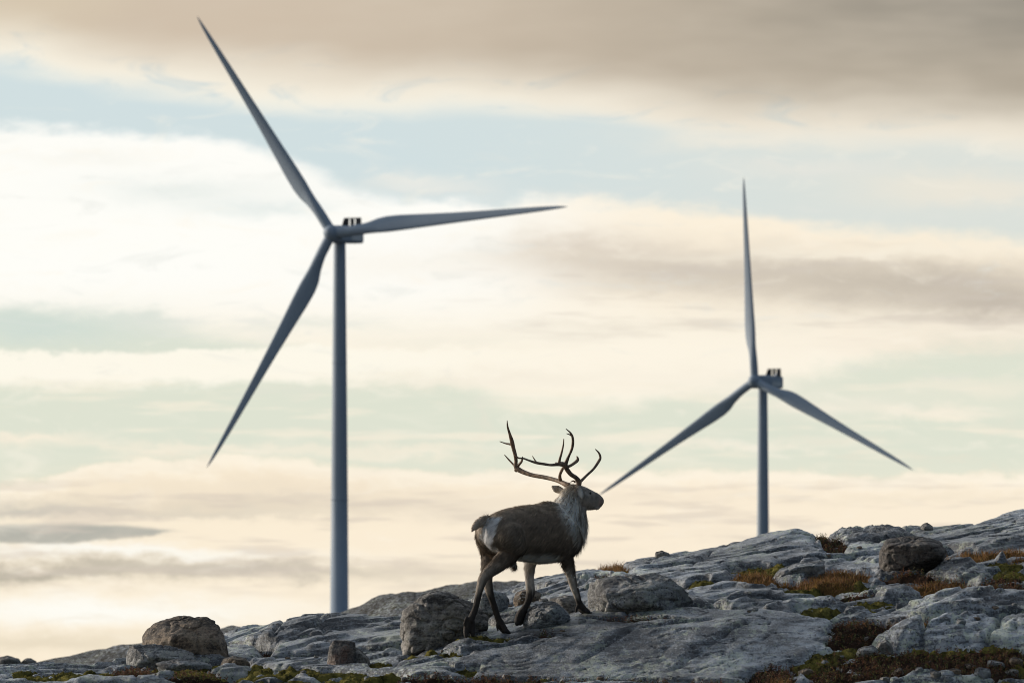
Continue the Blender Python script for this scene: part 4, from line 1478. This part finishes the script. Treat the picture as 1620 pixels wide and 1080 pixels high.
raw = bpy.data.objects.new('tmp_body', sh.solid('tmp_body'))
C.objects.link(raw)
md = raw.modifiers.new('r', 'REMESH')
md.mode = 'VOXEL'
md.voxel_size = .0075
ms = raw.modifiers.new('s', 'SMOOTH')
ms.iterations = 5
ms.factor = .5
dg = bpy.context.evaluated_depsgraph_get()
body_me = bpy.data.meshes.new_from_object(raw.evaluated_get(dg))
bpy.data.objects.remove(raw)
nv = len(body_me.vertices)
BV = np.zeros(nv * 3, np.float32)
body_me.vertices.foreach_get('co', BV)
BV = BV.reshape(-1, 3).astype(float)
BN = np.zeros(nv * 3, np.float32)
body_me.vertices.foreach_get('normal', BN)
BN = BN.reshape(-1, 3).astype(float)
# muscle and hair clumping
BV += BN * (.006 * fbm3(BV * 7, 3) + .003 * fbm3(BV * 28, 3))[:, None] * sstep(.18, .5, BV[:, 2])[:, None]
body_me.vertices.foreach_set('co', BV.astype(np.float32).ravel())
body_me.polygons.foreach_set('use_smooth', np.ones(len(body_me.polygons), bool))
body_me.update()


def coat(P_, N_):
    """colour of the coat at points of the body, deer's own shape"""
    u_, w_, z_ = P_[:, 0], P_[:, 1], P_[:, 2]
    X_ = u_ * ch_ + w_ * sh_
    Y_ = -u_ * sh_ + w_ * ch_
    nX = N_[:, 0] * ch_ + N_[:, 1] * sh_
    nY = -N_[:, 0] * sh_ + N_[:, 1] * ch_
    nZ = N_[:, 2]
    px_ = 842 + u_ * PM
    py_ = 990 - z_ * PM
    ns = fbm3(P_ * 5, 3)
    nf = fbm3(P_ * np.array([26., 26, 12]), 3)
    c_ = np.tile(np.array([.155, .114, .080]), (len(P_), 1))

    def blend(m_, col):
        nonlocal c_
        m_ = np.clip(m_, 0, 1)[:, None]
        c_ = c_ * (1 - m_) + np.array(col) * m_
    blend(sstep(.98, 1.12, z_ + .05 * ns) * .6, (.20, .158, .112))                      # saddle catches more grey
    blend(sstep(.80, .66, z_ + .06 * ns) * sstep(.5, .62, z_) * .7, (.050, .038, .028))     # dark flank
    blend(sstep(-.25, -.45, X_ + .1 * ns) * sstep(.6, .8, z_) * .55, (.17, .145, .115))      # haunch
    # shoulder and neck cape
    neck = sstep(-4, 9, px_ - 874 - (py_ - 795) * .55 + 9 * ns + 7 * nf) * sstep(868, 838, py_ + 10 * ns) * (X_ > .1)
    blend(neck, (.52, .475, .41))
    blend(neck * sstep(-.02, .2, nf) * .9, (.13, .105, .08))
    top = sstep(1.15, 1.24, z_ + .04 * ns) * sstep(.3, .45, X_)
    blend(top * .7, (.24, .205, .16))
    # face
    face = sstep(911, 917, px_ - (py_ - 785) * .25 + 4 * ns) * sstep(822, 812, py_)
    blend(face, (.20, .17, .14))
    blend(face * sstep(945, 951, px_) * sstep(783, 790, py_), (.20, .145, .115))
    blend(face * np.exp(-((px_ - 944) / 5.0) ** 2 - ((py_ - 785) / 5.0) ** 2) * .6, (.09, .075, .064))
    mouth = np.exp(-((py_ - 799.5 - (950 - px_) * .12) / 1.1) ** 2) * sstep(937, 941, px_)
    blend(face * mouth * .8, (.03, .025, .022))
    blend(face * sstep(797, 802, py_) * sstep(939, 944, px_) * .6, (.36, .33, .30))
    er = np.sqrt((px_ - 930) ** 2 + (py_ - 778.5) ** 2)
    blend(face * sstep(5.2, 3.2, er) * .8, (.32, .28, .24))
    earr = np.exp(-((px_ - 918.5) / 4.5) ** 2 - ((py_ - 779) / 7.5) ** 2) * (w_ < .26)
    blend(earr * 1.3, (.36, .36, .34))
    # rump
    rump = sstep(-.08, -.38, nX + .1 * ns) * sstep(-.38, -.45, X_) * sstep(.60, .74, z_ + .04 * ns) * sstep(.115, .09, np.abs(Y_ - .015) + .30 * np.clip(.86 - z_, 0, .25)) * sstep(1.0, .975, z_)
    blend(rump * 1.2, (.85, .83, .80))
    tail = sstep(776, 769, px_) * sstep(812, 816, py_) * np.where(px_ > 764, sstep(834, 830, py_), 1) * sstep(848, 844, py_) * sstep(-.30, -.36, w_)
    blend(tail * 1.3, (.27, .225, .18))
    # belly
    bel = sstep(-.55, -.85, nZ + .12 * ns) * sstep(-.32, -.2, X_) * sstep(.36, .24, X_) * sstep(.52, .56, z_) * sstep(.70, .66, z_)
    blend(bel * 1.2, (.42, .39, .33))
    bel2 = sstep(.668, .640, z_ + .02 * ns) * sstep(.55, .575, z_) * sstep(-.26, -.18, X_) * sstep(.27, .20, X_)
    blend(bel2, (.50, .47, .41))
    # legs
    lg = sstep(.60, .50, z_ + .05 * ns)
    blend(lg * .9, (.090, .074, .058))
    blend(sstep(.42, .28, z_ + .04 * ns), (.027, .022, .018))
    lf = sstep(853, 846, px_) * sstep(823, 828, px_) * sstep(875, 892, py_) * sstep(940, 918, py_) * (w_ > .05)
    blend(lf * 1.0, (.30, .27, .235))
    rfb = sstep(.0, -.6, nX) * lg * sstep(.22, .3, z_) * (X_ > .1)
    blend(rfb * .8, (.36, .32, .27))
    rhb = sstep(-.2, -.8, nX) * sstep(.24, .34, z_) * sstep(.62, .5, z_) * (X_ < -.2)
    blend(rhb * .6, (.30, .25, .20))
    hoof = sstep(.075, .045, z_ - np.where(px_ < 870, -.09, .10) - np.where((px_ > 811) & (px_ < 836) & (w_ > .08), .10, 0))
    blend(hoof, (.028, .025, .023))
    c_ *= (1 + .4 * nf + .2 * ns + .45 * fbm3(P_ * np.array([30., 30., 16.]) + 4, 2))[:, None]
    return np.clip(c_ * 1.7, .008, .86)


reindeer = empty('reindeer', DEER_O)
tag(reindeer, 'brown reindeer bull with tall branching antlers walking up the bedrock slope', 'reindeer')
M_coat = attr_mat('reindeer_coat', .75, .25, .35, 60., bump=.6)
a_ = body_me.attributes.new('tint', 'FLOAT_COLOR', 'POINT')
a_.data.foreach_set('color', np.c_[coat(BV, BN), np.ones(nv)].astype(np.float32).ravel())
body_me.materials.clear()
body_me.materials.append(M_coat)
body = bpy.data.objects.new('body', body_me)
C.objects.link(body)
body.parent = reindeer

# fur: short strands lying along the lie of the coat
body_me.calc_loop_triangles()
nt = len(body_me.loop_triangles)
tri = np.zeros(nt * 3, np.int32)
body_me.loop_triangles.foreach_get('vertices', tri)
tri = tri.reshape(-1, 3)
A_, B_, C_ = BV[tri[:, 0]], BV[tri[:, 1]], BV[tri[:, 2]]
area = .5 * np.linalg.norm(np.cross(B_ - A_, C_ - A_), axis=1)
nf_ = 60000
pk = rng.choice(nt, nf_, p=area / area.sum())
r1, r2 = np.sqrt(rng.uniform(size=nf_)), rng.uniform(size=nf_)
P_ = A_[pk] * (1 - r1)[:, None] + B_[pk] * (r1 * (1 - r2))[:, None] + C_[pk] * (r1 * r2)[:, None]
N_ = BN[tri[pk, 0]]
zf = P_[:, 2]
X_ = P_[:, 0] * ch_ + P_[:, 1] * sh_
flow = np.tile(np.array([-ch_ * .75, -sh_ * .75, -.65]), (nf_, 1))
down = np.array([-.15, -.1, -1.0])
kneck = (sstep(.25, .45, X_) * sstep(.75, .95, zf))[:, None]
flow = flow * (1 - kneck) + np.array([-.25, -.15, -.95]) * kneck
kleg = sstep(.55, .4, zf)[:, None]
flow = flow * (1 - kleg) + down * kleg
flow += rng.normal(size=flow.shape) * .10 + .35 * np.stack([fbm3(P_ * 9 + 3, 2), fbm3(P_ * 9 + 23, 2), fbm3(P_ * 9 + 43, 2)], 1)
flow -= N_ * (flow * N_).sum(1)[:, None]
flow /= np.linalg.norm(flow, axis=1)[:, None] + 1e-9
lift = rng.uniform(.08, .38, nf_)[:, None]
dirs = flow + N_ * lift
dirs /= np.linalg.norm(dirs, axis=1)[:, None]
pxf = 842 + P_[:, 0] * PM
pyf = 990 - zf * PM
ln = np.full(nf_, .050)
ln = ln + .028 * kneck[:, 0]
throat = sstep(910, 918, pxf) * sstep(804, 815, pyf) * sstep(880, 860, pyf)
ln = ln + .045 * throat
facem = sstep(912, 918, pxf) * sstep(812, 806, pyf)
ln = ln * (1 - facem) + .006 * facem
ln = ln * (1 - kleg[:, 0]) + .011 * kleg[:, 0]
bellym = sstep(-.3, -.7, N_[:, 2]) * sstep(.5, .56, zf)
ln = ln + .018 * bellym
tailm = sstep(766, 760, pxf) * sstep(846, 842, pyf) * sstep(812, 816, pyf)
ln = ln * (1 - tailm) + .022 * tailm
ln *= rng.uniform(.5, 1.3, nf_)
earm = sstep(893, 889, pxf) * sstep(786, 780, pyf)
ln = ln * (1 - earm) + .007 * earm
wd = rng.uniform(.0045, .0095, nf_) * (1 - .5 * np.maximum(facem, kleg[:, 0]))
keep = zf > np.where(pxf < 870, -.02, .16)
keep &= ~((pxf > 810) & (pxf < 836) & (pyf > 962))
P_, N_, dirs, ln, wd, flow = P_[keep], N_[keep], dirs[keep], ln[keep], wd[keep], flow[keep]
side = np.cross(dirs, N_)
side /= np.linalg.norm(side, axis=1)[:, None] + 1e-9
tc_ = coat(P_, N_) * rng.uniform(.5, 1.4, (len(P_), 1)) * np.where(rng.uniform(size=(len(P_), 1)) < .10, 2.0, 1.0)
b0 = P_ - N_ * .003
FV = np.stack([b0 - side * wd[:, None] * .5, b0 + side * wd[:, None] * .5, b0 + dirs * ln[:, None] - N_ * (ln * .10)[:, None]], 1).reshape(-1, 3)
FF = np.arange(len(FV)).reshape(-1, 3)
M_fur = attr_mat('reindeer_fur', .6, .3, translucent=.3)
fur = mesh_np('fur', FV, FF, M_fur, body, True, {'tint': np.repeat(np.clip(tc_, .005, .8), 3, 0)})
fur['kind'] = 'stuff'

# eye
ev, ef = ICO[3]
M_eye = flat_mat('eye', (.012, .009, .007), .08, .6)
off = np.array([-math.sin(R(20)), math.cos(R(20)), 0]) * -1
ep = np.array(hp(930, 778.5, 0, 0)[:3]) + off * .062
eye = mesh_np('eye', ev * .015, ef, M_eye, reindeer)
eye.location = ep
ep2 = np.array(hp(930, 778.5, 0, 0)[:3]) - off * .062
eye2 = mesh_np('eye', ev * .015, ef, M_eye, reindeer)
eye2.location = ep2


# antlers: points in the enlarged sketch of the head, with distance away
def an(pts):
    """(sketch x, sketch y, away, radius)"""
    return [[*S_(780 + a / 7.2, 650 + b / 7.2, c_), r_ * rng.uniform(1.02, 1.26), r_ * rng.uniform(.98, 1.18)] for a, b, c_, r_ in pts]


M_antler = flat_mat('antler_bone', (.21, .14, .09), .5, .4, 0, .6, 26.)
LEFT = [
    [(868, 838, .36, .024), (830, 822, .38, .021), (740, 778, .46, .0185), (600, 738, .57, .0175), (450, 708, .66, .0185), (340, 668, .72, .0195), (275, 628, .75, .020), (258, 590, .75, .018), (262, 540, .74, .0155),
     (252, 470, .72, .0155), (232, 395, .70, .017), (215, 320, .68, .016), (188, 230, .65, .011), (166, 155, .62, .008), (160, 82, .60, .003)],
    [(275, 632, .75, .018), (262, 652, .76, .017), (256, 662, .765, .010)],
    [(262, 612, .75, .013), (225, 575, .77, .009), (178, 525, .79, .007), (128, 468, .80, .003)],
    [(228, 368, .69, .014), (195, 352, .71, .010), (145, 342, .73, .007), (74, 318, .75, .003)],
    [(272, 612, .75, .014), (305, 575, .72, .012), (328, 545, .70, .010), (338, 495, .68, .004)],
    [(775, 790, .43, .016), (764, 745, .40, .013), (768, 705, .36, .013), (790, 655, .32, .012), (806, 625, .30, .008)],
]
RIGHT = [
    [(975, 830, .28, .025), (980, 795, .27, .021), (945, 750, .24, .019), (890, 715, .20, .019), (850, 668, .16, .018), (815, 612, .12, .022), (770, 600, .08, .020), (730, 606, .05, .014), (660, 614, 0, .0115),
     (590, 606, -.05, .0105), (490, 592, -.12, .0105), (410, 568, -.17, .0085), (345, 546, -.21, .007), (285, 540, -.24, .007), (245, 490, -.26, .006), (222, 440, -.27, .003)],
    [(496, 592, -.12, .009), (475, 560, -.11, .006), (448, 515, -.10, .003)],
    [(752, 602, .07, .014), (760, 550, .05, .011), (782, 470, .03, .009), (800, 390, .01, .0075), (806, 318, 0, .004)],
    [(822, 612, .12, .019), (842, 560, .11, .014), (868, 500, .10, .012), (896, 435, .08, .0115), (910, 370, .06, .011), (907, 300, .03, .010), (882, 248, 0, .007), (830, 203, -.03, .003)],
    [(902, 286, .03, .007), (875, 268, .01, .0055), (836, 256, -.01, .0025)],
    [(835, 622, .13, .014), (870, 622, .15, .012), (925, 588, .18, .012), (962, 555, .20, .013), (966, 530, .20, .010), (955, 506, .20, .004)],
    [(985, 802, .27, .015), (1010, 782, .29, .0115), (1070, 722, .34, .010), (1150, 645, .40, .0105), (1205, 565, .44, .0115), (1228, 515, .45, .0105), (1212, 462, .44, .008), (1170, 418, .42, .003)],
    [(940, 800, .28, .009), (915, 786, .27, .006), (885, 800, .26, .003)],
    [(745, 596, .07, .008), (722, 588, .06, .006), (708, 586, .05, .003)],
]
for nm, parts, lab in (('antler', LEFT, None), ('antler', RIGHT, None)):
    s2 = Shape()
    for p_ in parts:
        s2.add(tube(an(p_), n=10, sub=6))
    o = bpy.data.objects.new(nm, s2.solid(nm))
    o.data.materials.append(M_antler)
    o.data.polygons.foreach_set('use_smooth', np.ones(len(o.data.polygons), bool))
    C.objects.link(o)
    o.parent = reindeer

# splashed drops about the hooves
dv, df = ICO[2]
dr = []
for (a, b, sx, sy, w_, n_) in ((826, 940, 7, 10, .0, 22), (905, 915, 8, 14, .05, 14), (965, 948, 26, 10, .10, 46), (935, 962, 10, 6, .1, 24)):
    for k_ in range(n_):
        dr.append((S_(a + rng.normal() * sx * .6, b + rng.normal() * sy * .6, w_ + rng.normal() * .08), rng.uniform(.0018, .0042)))
DV = np.concatenate([dv * r_ + q_ for q_, r_ in dr])
DF = np.concatenate([df + i * len(dv) for i in range(len(dr))])
M_water = flat_mat('water_drop', (.85, .87, .88), .1, .8)
drops = mesh_np('water_drops', DV, DF, M_water, None)
drops.location = DEER_O
tag(drops, 'small drops of water splashed up around the hooves', None, None, 'stuff')
